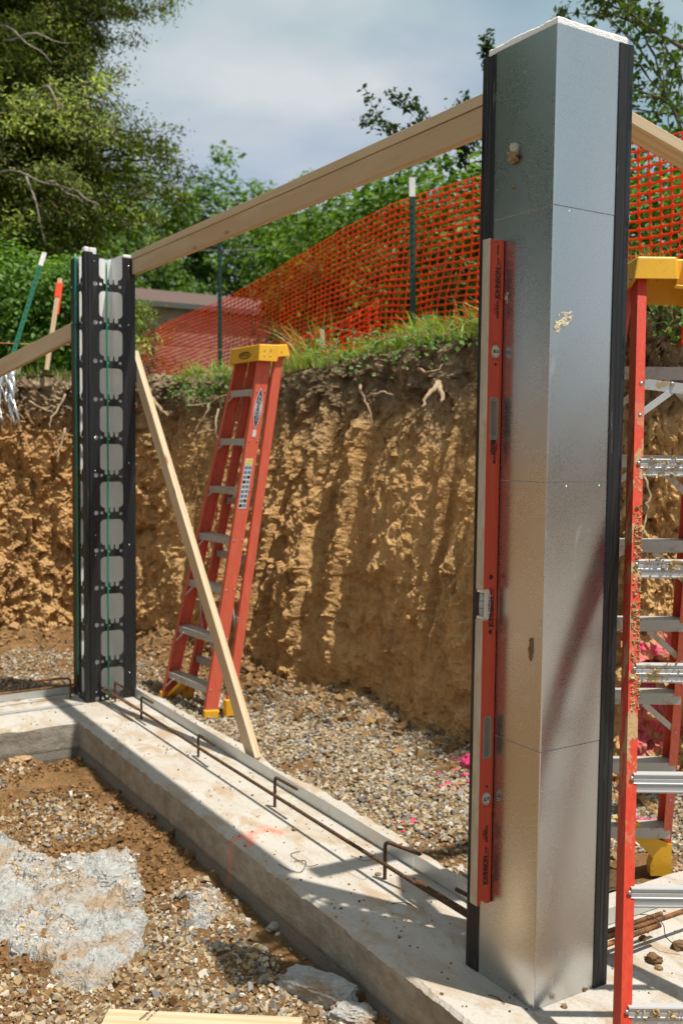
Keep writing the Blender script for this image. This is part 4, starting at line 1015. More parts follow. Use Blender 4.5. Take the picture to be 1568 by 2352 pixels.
# ------------------------------------------------------------------ spirit level
LV0 = 0.245; LVL = 1.981; LX0, LX1, LY0, LY1 = -0.056, -0.0025, 0.197, 0.228
def spirit_level():
    r = root('spirit_level', (-0.03, 0.2125, LV0), 'long red box level held upright on the galvanised column', 'level')
    W, D = LX1-LX0, LY1-LY0
    # local: u = x from the beige edge (0) to the steel (W); v = y from red face (0) to back (D); z up
    ox, oy = LX0+0.03, LY0-0.2125
    def bx(u0, u1, v0, v1, z0, z1): return MB().box((ox+u0, oy+v0, z0), (ox+u1, oy+v1, z1))
    # red body, split around vial windows, handholds and the centre notch
    holes = [(0.016, 0.042, 0.571-LV0-0.026, 0.571-LV0+0.026), (0.012, 0.043, 0.696-LV0, 0.823-LV0), (0.0, 0.026, 1.160-LV0-0.045, 1.160-LV0+0.045), (0.012, 0.043, 1.647-LV0, 1.772-LV0), (0.016, 0.042, 1.904-LV0-0.026, 1.904-LV0+0.026)]
    body = MB(); zc = 0.0
    sect = sorted(holes, key=lambda h: h[2])
    bodym = bmesh.new()
    z = 0.012
    for (u0, u1, z0, z1) in sect:
        body.box((ox+0.0012, oy, z), (ox+W, oy+D, z0)); 
        if u0 > 0: body.box((ox+0.0012, oy, z0), (ox+u0, oy+D, z1))
        body.box((ox+u1, oy, z0), (ox+W, oy+D, z1)); z = z1
    body.box((ox+0.0012, oy, z), (ox+W, oy+D, LVL-0.012))
    # end notches
    for za, zb in ((0.0, 0.012), (LVL-0.012, LVL)):
        body.box((ox+0.0012, oy, za), (ox+0.015, oy+D, zb)); body.box((ox+0.036, oy, za), (ox+W, oy+D, zb))
    link('body', body.mesh('body', M['lred']), r)
    # raised ribs along the face
    for u in (0.0045, 0.0085, W-0.008, W-0.004):
        b = MB(); zz = 0.0
        for (z0, z1) in [(0, 1.160-LV0-0.046), (1.160-LV0+0.046, LVL)]: b.box((ox+u-0.0011, oy-0.0012, z0), (ox+u+0.0011, oy+0.0005, z1))
        link('rib', b.mesh('rib', M['lred']), r)
    # milled beige edge in two runs beside the centre vial
    for z0, z1 in ((0.0, 1.160-LV0-0.045), (1.160-LV0+0.045, LVL)):
        link('milled_edge', bx(-0.0008, 0.0014, -0.0006, D, z0, z1).mesh('milled_edge', M['lbeige'], False, 0.0006, 1), r)
    # handholds: resin liner with chamfered ends
    for (u0, u1, z0, z1) in (holes[1], holes[3]):
        c = 0.009; lin = MB()
        o1 = [(u0, z0+c), (u0+c, z0), (u1-c, z0), (u1, z0+c), (u1, z1-c), (u1-c, z1), (u0+c, z1), (u0, z1-c)]
        i1 = [(u0+0.0025 if u < (u0+u1)/2 else u1-0.0025, zz) if False else ((u-(u0+u1)/2)*0.84+(u0+u1)/2, (zz-(z0+z1)/2)*0.955+(z0+z1)/2) for u, zz in o1]
        n = 8; vs = [(ox+u, oy-0.0022, zz) for u, zz in o1]+[(ox+u, oy-0.0022, zz) for u, zz in i1]+[(ox+u, oy+D, zz) for u, zz in i1]+[(ox+u, oy+D, zz) for u, zz in o1]+[(ox+u, oy+0.0005, zz) for u, zz in o1]
        fs = []
        for i in range(n):
            j = (i+1) % n; fs += [(i, j, n+j, n+i), (n+i, n+j, 2*n+j, 2*n+i), (2*n+i, 2*n+j, 3*n+j, 3*n+i), (4*n+i, 4*n+j, j, i)]
        # corner fillers between the box opening and the octagon
        lin.add(vs, fs)
        for (a, b) in (((u0, z0), 0), ((u1, z0), 2), ((u1, z1), 4), ((u0, z1), 6)):
            p, q = o1[b], o1[b+1]
            lin.add([(ox+a[0], oy+0.0004, a[1]), (ox+p[0], oy+0.0004, p[1]), (ox+q[0], oy+0.0004, q[1])], [(0, 1, 2)])
        link('handhold', lin.mesh('handhold', M['resin']), r)
    # round plumb vials
    for z in (0.571-LV0, 1.904-LV0):
        u = 0.029; cx, cy = ox+u, oy
        ring = MB(); n = 28; pr = [(0.0128, -0.0015), (0.0145, -0.0025), (0.016, -0.0015), (0.016, 0.004), (0.0128, 0.004)]
        vs = [(cx+a*math.cos(2*math.pi*i/n), cy+b, z+1.22*a*math.sin(2*math.pi*i/n)) for i in range(n) for a, b in pr]; m = len(pr)
        ring.add(vs, [(i*m+j, ((i+1) % n)*m+j, ((i+1) % n)*m+(j+1) % m, i*m+(j+1) % m) for i in range(n) for j in range(m)])
        v = link('plumb_vial', ring.mesh('plumb_vial', M['lbeige'], True), r)
        plate = MB().box((ox+0.016, oy+0.0015, z-0.026), (ox+0.042, oy+0.003, z+0.026)); link('face_plate', plate.mesh('face_plate', M['lred']), v)
        bk = MB().add([(cx+0.0132*math.cos(2*math.pi*i/n), cy-0.0002, z+0.0161*math.sin(2*math.pi*i/n)) for i in range(n)], [tuple(range(n))]); link('vial_disc', bk.mesh('vial_disc', M['vialback']), v)
        link('tube', MB().tube([(cx-0.010, cy-0.0015, z), (cx+0.010, cy-0.0015, z)], 0.0045, 12).mesh('tube', M['vial'], True), v)
        link('bubble_mark', MB().box((cx-0.0105, cy-0.0065, z-0.0045), (cx-0.006, cy-0.0058, z+0.0045)).mesh('bubble_mark', M['ink']), v)
        link('bubble_mark', MB().box((cx+0.001, cy-0.0065, z-0.0045), (cx+0.0016, cy-0.0058, z+0.0045)).mesh('bubble_mark', M['ink']), v)
        dot = MB().disc((ox+0.030, oy-0.0008, z-0.037 if z > 1 else z+0.037), (0, -1, 0), 0.0045, 0.0004, 14); link('plug', dot.mesh('plug', M['ink']), r)
    # centre level vial in its open notch
    z = 1.160-LV0
    c = link('level_vial', bx(0.012, 0.026, 0.003, D-0.003, z-0.045, z+0.045).mesh('level_vial', M['vialback'], False, 0.001, 1), r)
    link('vial_tube', MB().tube([(ox+0.008, oy+0.0145, z-0.033), (ox+0.008, oy+0.0145, z), (ox+0.008, oy+0.0145, z+0.033)], [0.0062, 0.0078, 0.0062], 16).mesh('vial_tube', M['vial'], True), c)
    for dz in (-0.011, 0.011): link('vial_line', MB().tube([(ox+0.008, oy+0.0145, z+dz-0.0006), (ox+0.008, oy+0.0145, z+dz+0.0006)], 0.0082, 16).mesh('vial_line', M['ink']), c)
    for s in (-1, 1): link('vial_bracket', bx(0.001, 0.013, 0.002, D-0.002, min(z+s*0.036, z+s*0.0445), max(z+s*0.036, z+s*0.0445)).mesh('vial_bracket', M['vialback'], False, 0.001, 1), c)
    fr = MB(); pts = [(0.002, z+0.045), (0.019, z+0.0452), (0.0255, z+0.03), (0.0265, z), (0.0255, z-0.03), (0.019, z-0.0452), (0.002, z-0.045)]
    link('notch_rim', MB().tube([(ox+u, oy-0.0006, zz) for u, zz in pts], 0.0011, 6).mesh('notch_rim', M['white']), c)
    # print
    def pr_(body, size, u, zc, bold=0.0, shear=0.0, m='ink', sx=1.0): return lettering(body, size, (ox+u, oy-0.0006, zc), (0, 0, 1), (-1, 0, 0), M[m], r, 0.0006, align='CENTER', bold=bold, shear=shear, sx=sx)
    for zc in (2.113-LV0, 1.150-LV0, 0.362-LV0):
        pr_('JOHNSON', 0.021, 0.031, zc-0.012, 0.0009, 0.0, 'ink', 0.92); pr_('level', 0.011, 0.031, zc+0.050, 0.0002)
        link('underline', MB().box((ox+0.0395, oy-0.0014, zc-0.058), (ox+0.0412, oy-0.001, zc+0.055)).mesh('underline', M['ink']), r)
    for zc in (2.026-LV0, 0.462-LV0):
        pr_('RARE EARTH', 0.0105, 0.0335, zc, 0.0004, 0.0, 'ink', 0.85)
        k = MB()
        for dz in (-0.006, 0.006):
            ov = [(ox+0.0235+0.0042*math.cos(a), oy-0.0016, zc+dz+0.0085*math.sin(a)) for a in np.linspace(0, 2*math.pi, 17)]
            k.tube(ov, 0.0007, 5)
        link('magnet_logo', k.mesh('magnet_logo', M['redink' if zc > 1 else 'ink']), r)
    pr_('LIFETIME', 0.0125, 0.0235, 1.628-LV0, 0.0006, 0.0, 'ink', 1.0); pr_('GUARANTEE', 0.0125, 0.0325, 1.612-LV0, 0.0006); pr_('78"/200cm', 0.0055, 0.0395, 1.625-LV0, 0.0002)
    pr_('SURROUND', 0.0055, 0.030, LVL-0.030, 0.0003); 
    # little house-shaped arrow marks either side of the centre vial
    for s in (1, -1):
        zc = z+s*0.082; u = 0.030; d = s
        k = MB().add([(ox+u+(0.008 if s > 0 else -0.008), oy-0.0014, zc), (ox+u, oy-0.0014, zc+0.0095), (ox+u, oy-0.0014, zc-0.0095)], [(0, 1, 2)])
        k.box((ox+u+(-0.007 if s > 0 else 0.0015), oy-0.0014, zc-0.0065), (ox+u+(-0.0015 if s > 0 else 0.007), oy-0.001, zc+0.0065))
        link('arrow_mark', k.mesh('arrow_mark', M['ink']), r)
spirit_level()

# ------------------------------------------------------------------ lumber
def board(name, p0, p1, w, h, hint, label, cat='lumber', roll=0.0, bevel=0.0022):
    """w across the hint direction, h along it; local x runs along the length"""
    p0 = Vector(p0); p1 = Vector(p1); X = (p1-p0).normalized(); Z = Vector(hint); Z = (Z-X*Z.dot(X)).normalized(); Y = Z.cross(X); L = (p1-p0).length
    m = MB(); n = max(2, int(L/0.25))
    bow = random.uniform(-0.003, 0.003)
    vs = []; fs = []
    for i in range(n+1):
        x = L*i/n; b = bow*math.sin(math.pi*i/n)
        vs += [(x, -w/2, -h/2+b), (x, w/2, -h/2+b), (x, w/2, h/2+b), (x, -w/2, h/2+b)]
    for i in range(n):
        for j in range(4): fs.append((i*4+j, i*4+(j+1) % 4, (i+1)*4+(j+1) % 4, (i+1)*4+j))
    fs += [(3, 2, 1, 0), (n*4, n*4+1, n*4+2, n*4+3)]
    m.add(vs, fs)
    me = m.mesh(name, M['wood'], False, bevel, 2)
    bm = bmesh.new(); bm.from_mesh(me); bmesh.ops.recalc_face_normals(bm, faces=bm.faces); bm.to_mesh(me); bm.free()
    o = link(name, me, None, label, cat)
    o.matrix_world = Matrix(((X.x, Y.x, Z.x, p0.x), (X.y, Y.y, Z.y, p0.y), (X.z, Y.z, Z.z, p0.z), (0, 0, 0, 1)))
    return o
# plate on edge under a flat plate, running between the two columns (faces at x = 0.27)
zA0, zA1 = 2.690, 2.672
board('lumber_beam', (0.289, 0.33, zA0+0.0445), (0.289, 3.99, zA1+0.0445), 0.038, 0.089, (0, 0, 1), 'long pine board on edge tying the steel column to the far form column')
board('lumber_plate', (0.3105, 0.33, zA0+0.1115), (0.3105, 4.0, zA1+0.1115), 0.089, 0.038, (0, 0, 1), 'flat pine board lying on top of the long tie beam')
board('lumber_brace', (0.40, 0.305, 2.735), (3.3, 0.36, 2.16), 0.089, 0.038, (0, 0, 1), 'pine board sloping away right from behind the steel column top')
# kicker from the far column down to the footing
board('lumber_kicker', (0.318, 4.10, 2.185), (0.318, 2.38, 0.022), 0.038, 0.089, (0, 1, 0.8), 'pine kicker slanting from the far form down to the footing')
# brace to the left
pa = at(172, 760, 6.58); pb = at(-130, 912, 7.3)
board('lumber_brace', pa, pb, 0.038, 0.105, (0, 0, 1), 'pine brace slanting left and down from the far form column')
# offcut on the dirt at the bottom
pa = onplane(240, 2352, 2, -0.165); pb = onplane(692, 2372, 2, -0.165)
dd = (pb-pa).normalized(); nn = Vector((dd.y, -dd.x, 0)); 
zg = -0.163
ob = board('lumber_offcut', (pa.x+nn.x*0.02, pa.y+nn.y*0.02, zg), (pb.x+nn.x*0.02, pb.y+nn.y*0.02, zg), 0.14, 0.038, (0, 0, 1), 'clean pine offcut with a grade stamp lying on the dirt in front')
lettering('PREMIUM', 0.016, (0.125, 0.045, 0.019), (0.35, 1, 0), (-1, 0.35, 0), M['ink'], ob, 0.0006, name='grade_stamp', align='CENTER')
lettering('KD HT 2 SPF', 0.012, (0.145, 0.045, 0.019), (0.35, 1, 0), (-1, 0.35, 0), M['ink'], ob, 0.0006, name='grade_stamp', align='CENTER')

# ------------------------------------------------------------------ rebar, hooks, angles, ties
def ribbed(pts, r, name, mat, step=0.006):
    P = [Vector(p) for p in pts]; out = []; rad = []; i = 0
    for a, b in zip(P, P[1:]):
        L = (b-a).length; n = max(1, int(L/step))
        for j in range(n): out.append(a+(b-a)*(j/n)); rad.append(r*(1.0 if i % 2 else 1.13)); i += 1
    out.append(P[-1]); rad.append(r)
    return MB().tube(out, rad, 8).mesh(name, mat, True)
def bend(a, b, c, rr, n=7):
    a, b, c = Vector(a), Vector(b), Vector(c); u = (a-b).normalized(); v = (c-b).normalized()
    p = b+u*rr; q = b+v*rr
    return [a]+[((1-t)**2)*p+2*t*(1-t)*b+t*t*q for t in [i/n for i in range(n+1)]]+[c]
link('rebar', ribbed([(0.088, 3.75, 0.078), (0.094, 2.4, 0.074), (0.096, 1.2, 0.078), (0.10, 0.31, 0.082)], 0.0072, 'rebar', M['rustd']), None, 'long dark ribbed bar running the footing through the bent bars', 'rebar')
link('rebar', ribbed([(0.062, 3.975, 0.088), (0.080, 3.42, 0.080)], 0.0072, 'rebar', M['rust']), None, 'short rusty bar lapped at the far form column foot', 'rebar')
link('rebar', ribbed([(0.118, 0.75, 0.076), (0.118, 0.30, 0.083)], 0.0072, 'rebar', M['rust']), None, 'rusty bar lapped beside the long one at the steel column', 'rebar')
link('rebar', ribbed([(0.33, 0.085, 0.083), (2.2, 0.06, 0.08)], 0.0078, 'rebar', M['rust']), None, 'rusty bar running out to the right behind the red ladder rail', 'rebar')
link('rebar', ribbed([(0.31, 0.108, 0.085), (0.66, 0.102, 0.085)], 0.0078, 'rebar', M['rust']), None, 'short orange rusty bar with a cut end on the right footing leg', 'rebar')
link('rebar', ribbed([(0.31, 0.062, 0.075), (0.61, 0.066, 0.074)], 0.0078, 'rebar', M['rust']), None, 'lower of the wired rusty bars on the right footing leg', 'rebar')
link('rebar', ribbed([(-0.05, 4.155, 0.085), (-2.5, 4.12, 0.08)], 0.0072, 'rebar', M['rust']), None, 'rusty bar running left from the far form along the footing', 'rebar')
HOOK = 'bent starter bars standing in the footing'
for i, (y, lab, dm) in enumerate([(3.93, 'rusty bent bar in front of the far form column foot', 'rust'), (3.475, 'dark bent bar, second from the far form column', 'rustd'), (2.656, 'dark bent bar midway between the far form and the kicker foot', 'rustd'), (1.817, 'bent bar just in front of the pine kicker foot', 'rustd'), (0.946, 'large rusty bent bar nearest the steel column', 'rustd')]):
    t = (0.128, 0.136, 0.118, 0.138, 0.146)[i]; ln = (0.26, 0.18, 0.22, 0.20, 0.17)[i]; ex = (0.0, 0.0, -0.01, 0.0, 0.035)[i]
    o = link('bent_rebar', ribbed(bend((0, 0, -0.02), (0, 0, t), (ex, -ln, t+0.004-(0.01 if i == 0 else 0)), 0.022), 0.0068, 'bent_rebar', M[dm]), None, lab, 'rebar', HOOK); o.location = (0.128, y, 0)
o = link('bent_rebar', ribbed(bend((0, 0, -0.02), (0, 0, 0.13), (-0.22, 0.03, 0.132), 0.03), 0.0068, 'bent_rebar', M['rust']), None, 'rusty bent bar left of the far form column foot', 'rebar', HOOK); o.location = (-0.085, 4.16, 0)
o = link('bent_rebar', ribbed(bend((0, 0, -0.02), (0, 0, 0.11), (-0.02, 0.22, 0.112), 0.03), 0.0068, 'bent_rebar', M['rustd']), None, 'bent bar whose end pokes out behind the steel column foot', 'rebar', HOOK); o.location = (0.17, 0.33, 0)
# light steel angles that set out the wall
def steel_angle(p0, p1, inward, label, hgt=0.056):
    p0 = Vector(p0); p1 = Vector(p1); T = frame_along(p0, p1, inward)
    # local x = inward (leg lying on the slab), local y = up or down
    upv = (T.to_3x3() @ Vector((0, 1, 0))).z
    s = 1 if upv > 0 else -1
    pr = [(0, 0), (0.03, 0), (0.03, 0.0018*s), (0.0018, 0.0018*s), (0.0018, hgt*s), (0, hgt*s)]
    me = MB().prism(pr if s > 0 else pr[::-1], 0, (p1-p0).length, T).mesh('steel_angle', M['angle'])
    bm = bmesh.new(); bm.from_mesh(me); bmesh.ops.recalc_face_normals(bm, faces=bm.faces); bm.to_mesh(me); bm.free()
    link('steel_angle', me, None, label, 'steel angle')
steel_angle((0.276, 0.97, 0.003), (0.279, 3.99, 0.003), (1, 0, 0), 'long pale steel angle fixed along the footing to the far form')
steel_angle((0.272, 0.315, 0.003), (0.276, 0.966, 0.003), (1, 0, 0), 'short pale steel angle between the nearest bent bar and the steel column')
steel_angle((0.325, 0.256, 0.003), (3.2, 0.25, 0.003), (0, 1, 0), 'pale steel angle on the right footing leg behind the ladder')
steel_angle((-0.06, 4.27, 0.003), (-3.0, 4.27, 0.003), (0, 1, 0), 'pale steel angle along the left footing leg')
steel_angle((-0.06, 4.0, 0.003), (-3.0, 3.985, 0.003), (0, -1, 0), 'thin steel strip on the left footing leg beside the far form', 0.006)
# tie wires
def wirething(pts, label, r=0.0013, mat='tie'):
    c = [Vector(p) for p in pts]; fine = []
    for i in range(len(c)-1):
        for t in np.linspace(0, 1, 7)[:-1]:
            a = c[max(i-1, 0)]; b = c[i]; d = c[i+1]; e = c[min(i+2, len(c)-1)]
            fine.append(0.5*((2*b)+(d-a)*t+(2*a-5*b+4*d-e)*t*t+(3*b-a-3*d+e)*t**3))
    fine.append(c[-1]); base = fine[0].copy()
    o = link('tie_wire', MB().tube([p-base for p in fine], r, 6).mesh('tie_wire', M[mat], True), None, label, 'wire'); o.location = base
G = lambda a, b, z=0.004: onplane(a, b, 2, z)
wirething([G(640, 1985), G(665, 1998), G(690, 2003), G(702, 1985), G(698, 1976), G(675, 1979)], 'loose bent tie wire lying near the footing edge')
wirething([G(898, 2076), G(920, 2073), G(945, 2077)], 'straight scrap of tie wire on the column shadow')
wirething([G(1120, 2285), G(1140, 2290), G(1158, 2305)], 'curved tie wire scrap on the footing before the column')
wirething([(0.10, 0.97, 0.10), (0.075, 0.955, 0.085), (0.06, 0.99, 0.07), (0.05, 1.06, 0.065)], 'tie wire twisted where the long bar meets the nearest bent bar')
wirething([G(690, 1955), G(670, 1960), G(672, 1968), G(700, 1985, 0.006), G(712, 1990, 0.006), G(730, 1985, 0.01)], 'pale looped wire beside the nearest bent bar')
wirething([(0.575, 0.12, 0.096), (0.59, 0.09, 0.10), (0.605, 0.05, 0.085), (0.60, 0.03, 0.05), (0.63, -0.01, 0.02)], 'tie wire binding the rusty bars on the right leg', 0.0016)
wirething([(0.045, 3.90, 0.10), (0.075, 3.93, 0.096), (0.115, 3.93, 0.10)], 'tie wire at the far form column foot', 0.0018, 'string')

# ------------------------------------------------------------------ ladders
def chan_rail(p0, p1, web_hint, depth, flange, open_dir, mat, t=0.004):
    """C section from p0 to p1: web lies along web_hint (width depth), flanges point to open_dir"""
    T = frame_along(p0, p1, web_hint); L = (Vector(p1)-Vector(p0)).length
    loc = T.to_3x3().inverted() @ Vector(open_dir); s = 1 if loc.y > 0 else -1
    h = depth/2
    pr = [(-h, 0), (h, 0), (h, flange*s), (h-t, flange*s), (h-t, t*s), (-h+t, t*s), (-h+t, flange*s), (-h, flange*s)]
    me = MB().prism(pr if s > 0 else pr[::-1], 0, L, T).mesh('rail', mat)
    bm = bmesh.new(); bm.from_mesh(me); bmesh.ops.recalc_face_normals(bm, faces=bm.faces); bm.to_mesh(me); bm.free()
    return me
def lerp(a, b, t): return Vector(a)*(1-t)+Vector(b)*t
def fix(me):
    bm = bmesh.new(); bm.from_mesh(me); bmesh.ops.recalc_face_normals(bm, faces=bm.faces); bm.to_mesh(me); bm.free(); return me

def ladder_folded():
    O = Vector((0.56, 3.75, -0.06)); r = root('step_ladder', O, 'folded red fibreglass stepladder leaning by the bank behind the footing', 'ladder')
    q = lambda x, y, z: Vector((x, y, z))-O
    fR0, fR1 = q(0.575, 3.475, -0.035), q(0.925, 3.445, 2.165)
    fL0, fL1 = q(0.520, 4.045, -0.035), q(0.925, 3.790, 2.165)
    bR0, bR1 = q(0.690, 3.440, -0.005), q(1.010, 3.425, 2.175)
    bL0, bL1 = q(0.655, 3.995, -0.005), q(1.010, 3.775, 2.175)
    railR = link('front_rail', chan_rail(fR0, fR1, (1, 0, 0), 0.084, 0.030, (0, 1, 0), M['fibre']), r)
    railL = link('front_rail', chan_rail(fL0, fL1, (1, 0, 0), 0.084, 0.030, (0, -1, 0), M['fibre']), r)
    link('rear_rail', chan_rail(bR0, bR1, (1, 0, 0), 0.058, 0.028, (0, 1, 0), M['fibre']), r)
    link('rear_rail', chan_rail(bL0, bL1, (1, 0, 0), 0.058, 0.028, (0, -1, 0), M['fibre']), r)
    zs = [0.135, 0.44, 0.745, 1.05, 1.355, 1.66, 1.965]
    for i, z in enumerate(zs):
        t = (z+0.035)/2.2; a = lerp(fR0, fR1, t); b = lerp(fL0, fL1, t)
        a = a+Vector((0, 0.005, 0)); b = b-Vector((0, 0.005, 0)); sl = Vector((0.985, 0, -0.17)) if False else Vector((1, 0, 0)); u = (b-a).normalized()
        st = MB(); T = frame_along(a, b, (1, 0, 0)); L = (b-a).length; upy = (T.to_3x3() @ Vector((0, 1, 0))).z; s = 1 if upy > 0 else -1
        pr = [(-0.040, 0.0), (0.040, 0.0), (0.040, -0.028*s), (0.037, -0.028*s), (0.037, -0.004*s), (-0.037, -0.004*s), (-0.037, -0.042*s), (-0.040, -0.042*s)]
        step = link('step', fix(st.prism(pr, 0, L, T).mesh('step', M['tread'])), r)
        if i in (0, 1, 5, 6) or True:
            for e, sgn in ((a, 1), (b, -1)):
                p = e+Vector((-0.036, sgn*0.10*(1 if i < 4 else 0.7), -0.03)); w = lerp(fR0 if sgn > 0 else fL0, fR1 if sgn > 0 else fL1, t-0.052*(1 if i < 4 else 0.7))+Vector((-0.036, sgn*0.006, 0))
                link('step_brace', MB().tube([p, w], 0.005, 6).mesh('step_brace', M['alu']), step)
        for e, sgn in ((a, -1), (b, 1)):
            for dx in (-0.028, 0.028):
                link('rivet', MB().disc(e+Vector((dx, sgn*0.0055, -0.015)), (0, sgn, 0), 0.005, 0.003, 8).mesh('rivet', M['rivet'], True), step)
    for i, t in enumerate((0.10, 0.25, 0.42, 0.58, 0.75, 0.9)):
        a = lerp(bR0, bR1, t); b = lerp(bL0, bL1, t); link('rear_bar', MB().box((min(a.x, b.x)-0.006, a.y+0.004, a.z-0.02), (max(a.x, b.x)+0.006, b.y-0.004, a.z+0.02)).mesh('rear_bar', M['tread']), r)
    # cap
    cz0, cz1 = 2.135+0.06, 2.245+0.06
    def cpt(x, y, z): return (x-O.x, y-O.y, z-O.z)
    x0, x1, y0, y1 = 0.855, 1.075, 3.405, 3.825
    cap = MB()
    lo = [cpt(x0, y0, 2.135), cpt(x0+0.125, y0, 2.135), cpt(x0+0.135, y0, 2.165), cpt(x1, y0, 2.175), cpt(x1, y1, 2.175), cpt(x0+0.135, y1, 2.165), cpt(x0+0.125, y1, 2.135), cpt(x0, y1, 2.135)]
    hi = [cpt(x0+0.012, y0+0.012, 2.235), cpt(x0+0.125, y0+0.010, 2.238), cpt(x0+0.135, y0+0.010, 2.238), cpt(x1-0.015, y0+0.012, 2.245), cpt(x1-0.015, y1-0.012, 2.245), cpt(x0+0.135, y1-0.010, 2.238), cpt(x0+0.125, y1-0.010, 2.238), cpt(x0+0.012, y1-0.012, 2.235)]
    cap.add(lo+hi, [(i, (i+1) % 8, (i+1) % 8+8, i+8) for i in range(8)]+[tuple(range(8, 16))])
    c = link('cap', fix(cap.mesh('cap', M['yellow'], False, 0.006, 2)), r)
    md = c.modifiers.new('shell', 'SOLIDIFY'); md.thickness = 0.006; md.offset = -1
    for dx, dz in ((0.045, 2.205), (0.085, 2.205), (0.04, 2.165), (0.08, 2.165), (0.16, 2.195)):
        link('rivet', MB().disc(cpt(x0+dx, y0-0.001+0.004, dz), (0, -1, 0), 0.005, 0.003, 8).mesh('rivet', M['rivet'], True), c)
    ovl = [cpt(x0-0.0025+0.0045, 3.60+0.075*math.cos(a), 2.178+0.020*math.sin(a)) for a in np.linspace(0, 2*math.pi, 25)]
    link('badge', MB().tube(ovl, 0.003, 5).mesh('badge', M['ink']), c)
    lettering('WERNER', 0.030, cpt(x0+0.001, 3.60, 2.178), (0, -1, 0), (0.1, 0, 1), M['ink'], c, 0.004, align='CENTER')
    # feet
    for p, nm, s in ((fR0, 'foot', -1), (fL0, 'foot', 1)):
        f = MB().add([p+Vector(v) for v in [(-0.05, -0.012*1, -0.03), (0.05, -0.012, -0.03), (0.05, 0.022, -0.03), (-0.05, 0.022, -0.03), (-0.046, -0.010, 0.035), (0.046, -0.010, 0.025), (0.046, 0.02, 0.03), (-0.046, 0.02, 0.035)]], [(3, 2, 1, 0), (4, 5, 6, 7), (0, 1, 5, 4), (1, 2, 6, 5), (2, 3, 7, 6), (3, 0, 4, 7)])
        link(nm, f.mesh(nm, M['yellow'], False, 0.006), r)
    for p in (bR0, bL0):
        f = MB().box(tuple(p+Vector((-0.036, -0.012, -0.045))), tuple(p+Vector((0.036, 0.036, 0.06)))); link('foot', f.mesh('foot', M['yellow'], False, 0.006), r)
    # yellow spreader blocks under the lowest step, sloping from the rails
    for e0, sgn in ((fR0, 1), (fL0, -1)):
        a = e0+Vector((0.025, sgn*0.012, 0.0)); b = lerp(fR0 if sgn > 0 else fL0, fR1 if sgn > 0 else fL1, 0.075)+Vector((0.02, sgn*0.16, -0.045))
        T = frame_along(a, b, (1, 0, 0)); link('foot_brace', MB().prism([(-0.035, -0.012), (0.035, -0.012), (0.035, 0.012), (-0.035, 0.012)], 0, (b-a).length, T).mesh('foot_brace', M['yellow'], False, 0.005), r)
    # stickers on the outer web of the near rail
    W0 = lambda t: lerp(fR0, fR1, t)
    ax = (fR1-fR0).normalized()
    def onweb(t, u): return W0(t)+Vector((1, 0, 0))*u+Vector((0, -0.0012, 0))
    L = (fR1-fR0).length
    def lens(tc, half, wid, n=14):
        pts = []
        for i in range(n): s = -1+2*i/(n-1); pts.append((s*half, wid*(1-s*s)))
        for i in range(1, n-1): s = 1-2*i/(n-1); pts.append((s*half, -wid*(1-s*s)))
        return [onweb(tc+a/L, b) for a, b in pts]
    tcz = 0.855
    for (h, w, m, d) in ((0.128, 0.026, 'white', 0.0), (0.122, 0.0225, 'navy', 0.0006), (0.082, 0.0205, 'paper', 0.0012)):
        pts = [p+Vector((0, -d, 0)) for p in lens(tcz, h, w)]
        link('logo_sticker', MB().add(pts, [tuple(range(len(pts)))]).mesh('logo_sticker', M[m]), railR)
    lettering('WERNER', 0.036, onweb(tcz, 0.0)+Vector((0, -0.002, 0)), ax, (-1, 0, 0.16), M['navy'], railR, 0.001, align='CENTER', bold=0.0006, sx=1.0)
    # instruction sticker: a ladder of small pictogram panels
    t0, t1 = 0.575, 0.715
    def patch(ta, tb, ua, ub, m, d):
        v = [onweb(ta, ua), onweb(ta, ub), onweb(tb, ub), onweb(tb, ua)]; v = [p+Vector((0, -d, 0)) for p in v]
        link('sticker_panel', MB().add(v, [(0, 1, 2, 3)]).mesh('sticker_panel', M[m]), railR)
    patch(t0, t1, -0.032, 0.020, 'paper', 0.0004); patch(t1-0.018, t1-0.002, -0.024, 0.016, 'stickyel', 0.0009)
    for i in range(9):
        ta = t0+0.004+i*0.0132
        for j in range(2):
            patch(ta, ta+0.0088, -0.029+j*0.025, -0.008+j*0.025, ('stickblue', 'ink')[(i*3+j*2) % 5 == 0], 0.0009)
    patch(0.775, 0.795, -0.012, 0.012, 'paper', 0.0005)
    link('spreader', MB().tube([lerp(fL0, fL1, 0.35)+Vector((0.03, -0.03, 0)), lerp(bL0, bL1, 0.18)+Vector((0, -0.03, 0))], 0.006, 6).mesh('spreader', M['alu']), r)
    link('spreader', MB().tube([lerp(fR0, fR1, 0.33)+Vector((0.03, 0.035, 0)), lerp(bR0, bR1, 0.19)+Vector((0, 0.035, 0))], 0.006, 6).mesh('spreader', M['alu']), r)
ladder_folded()

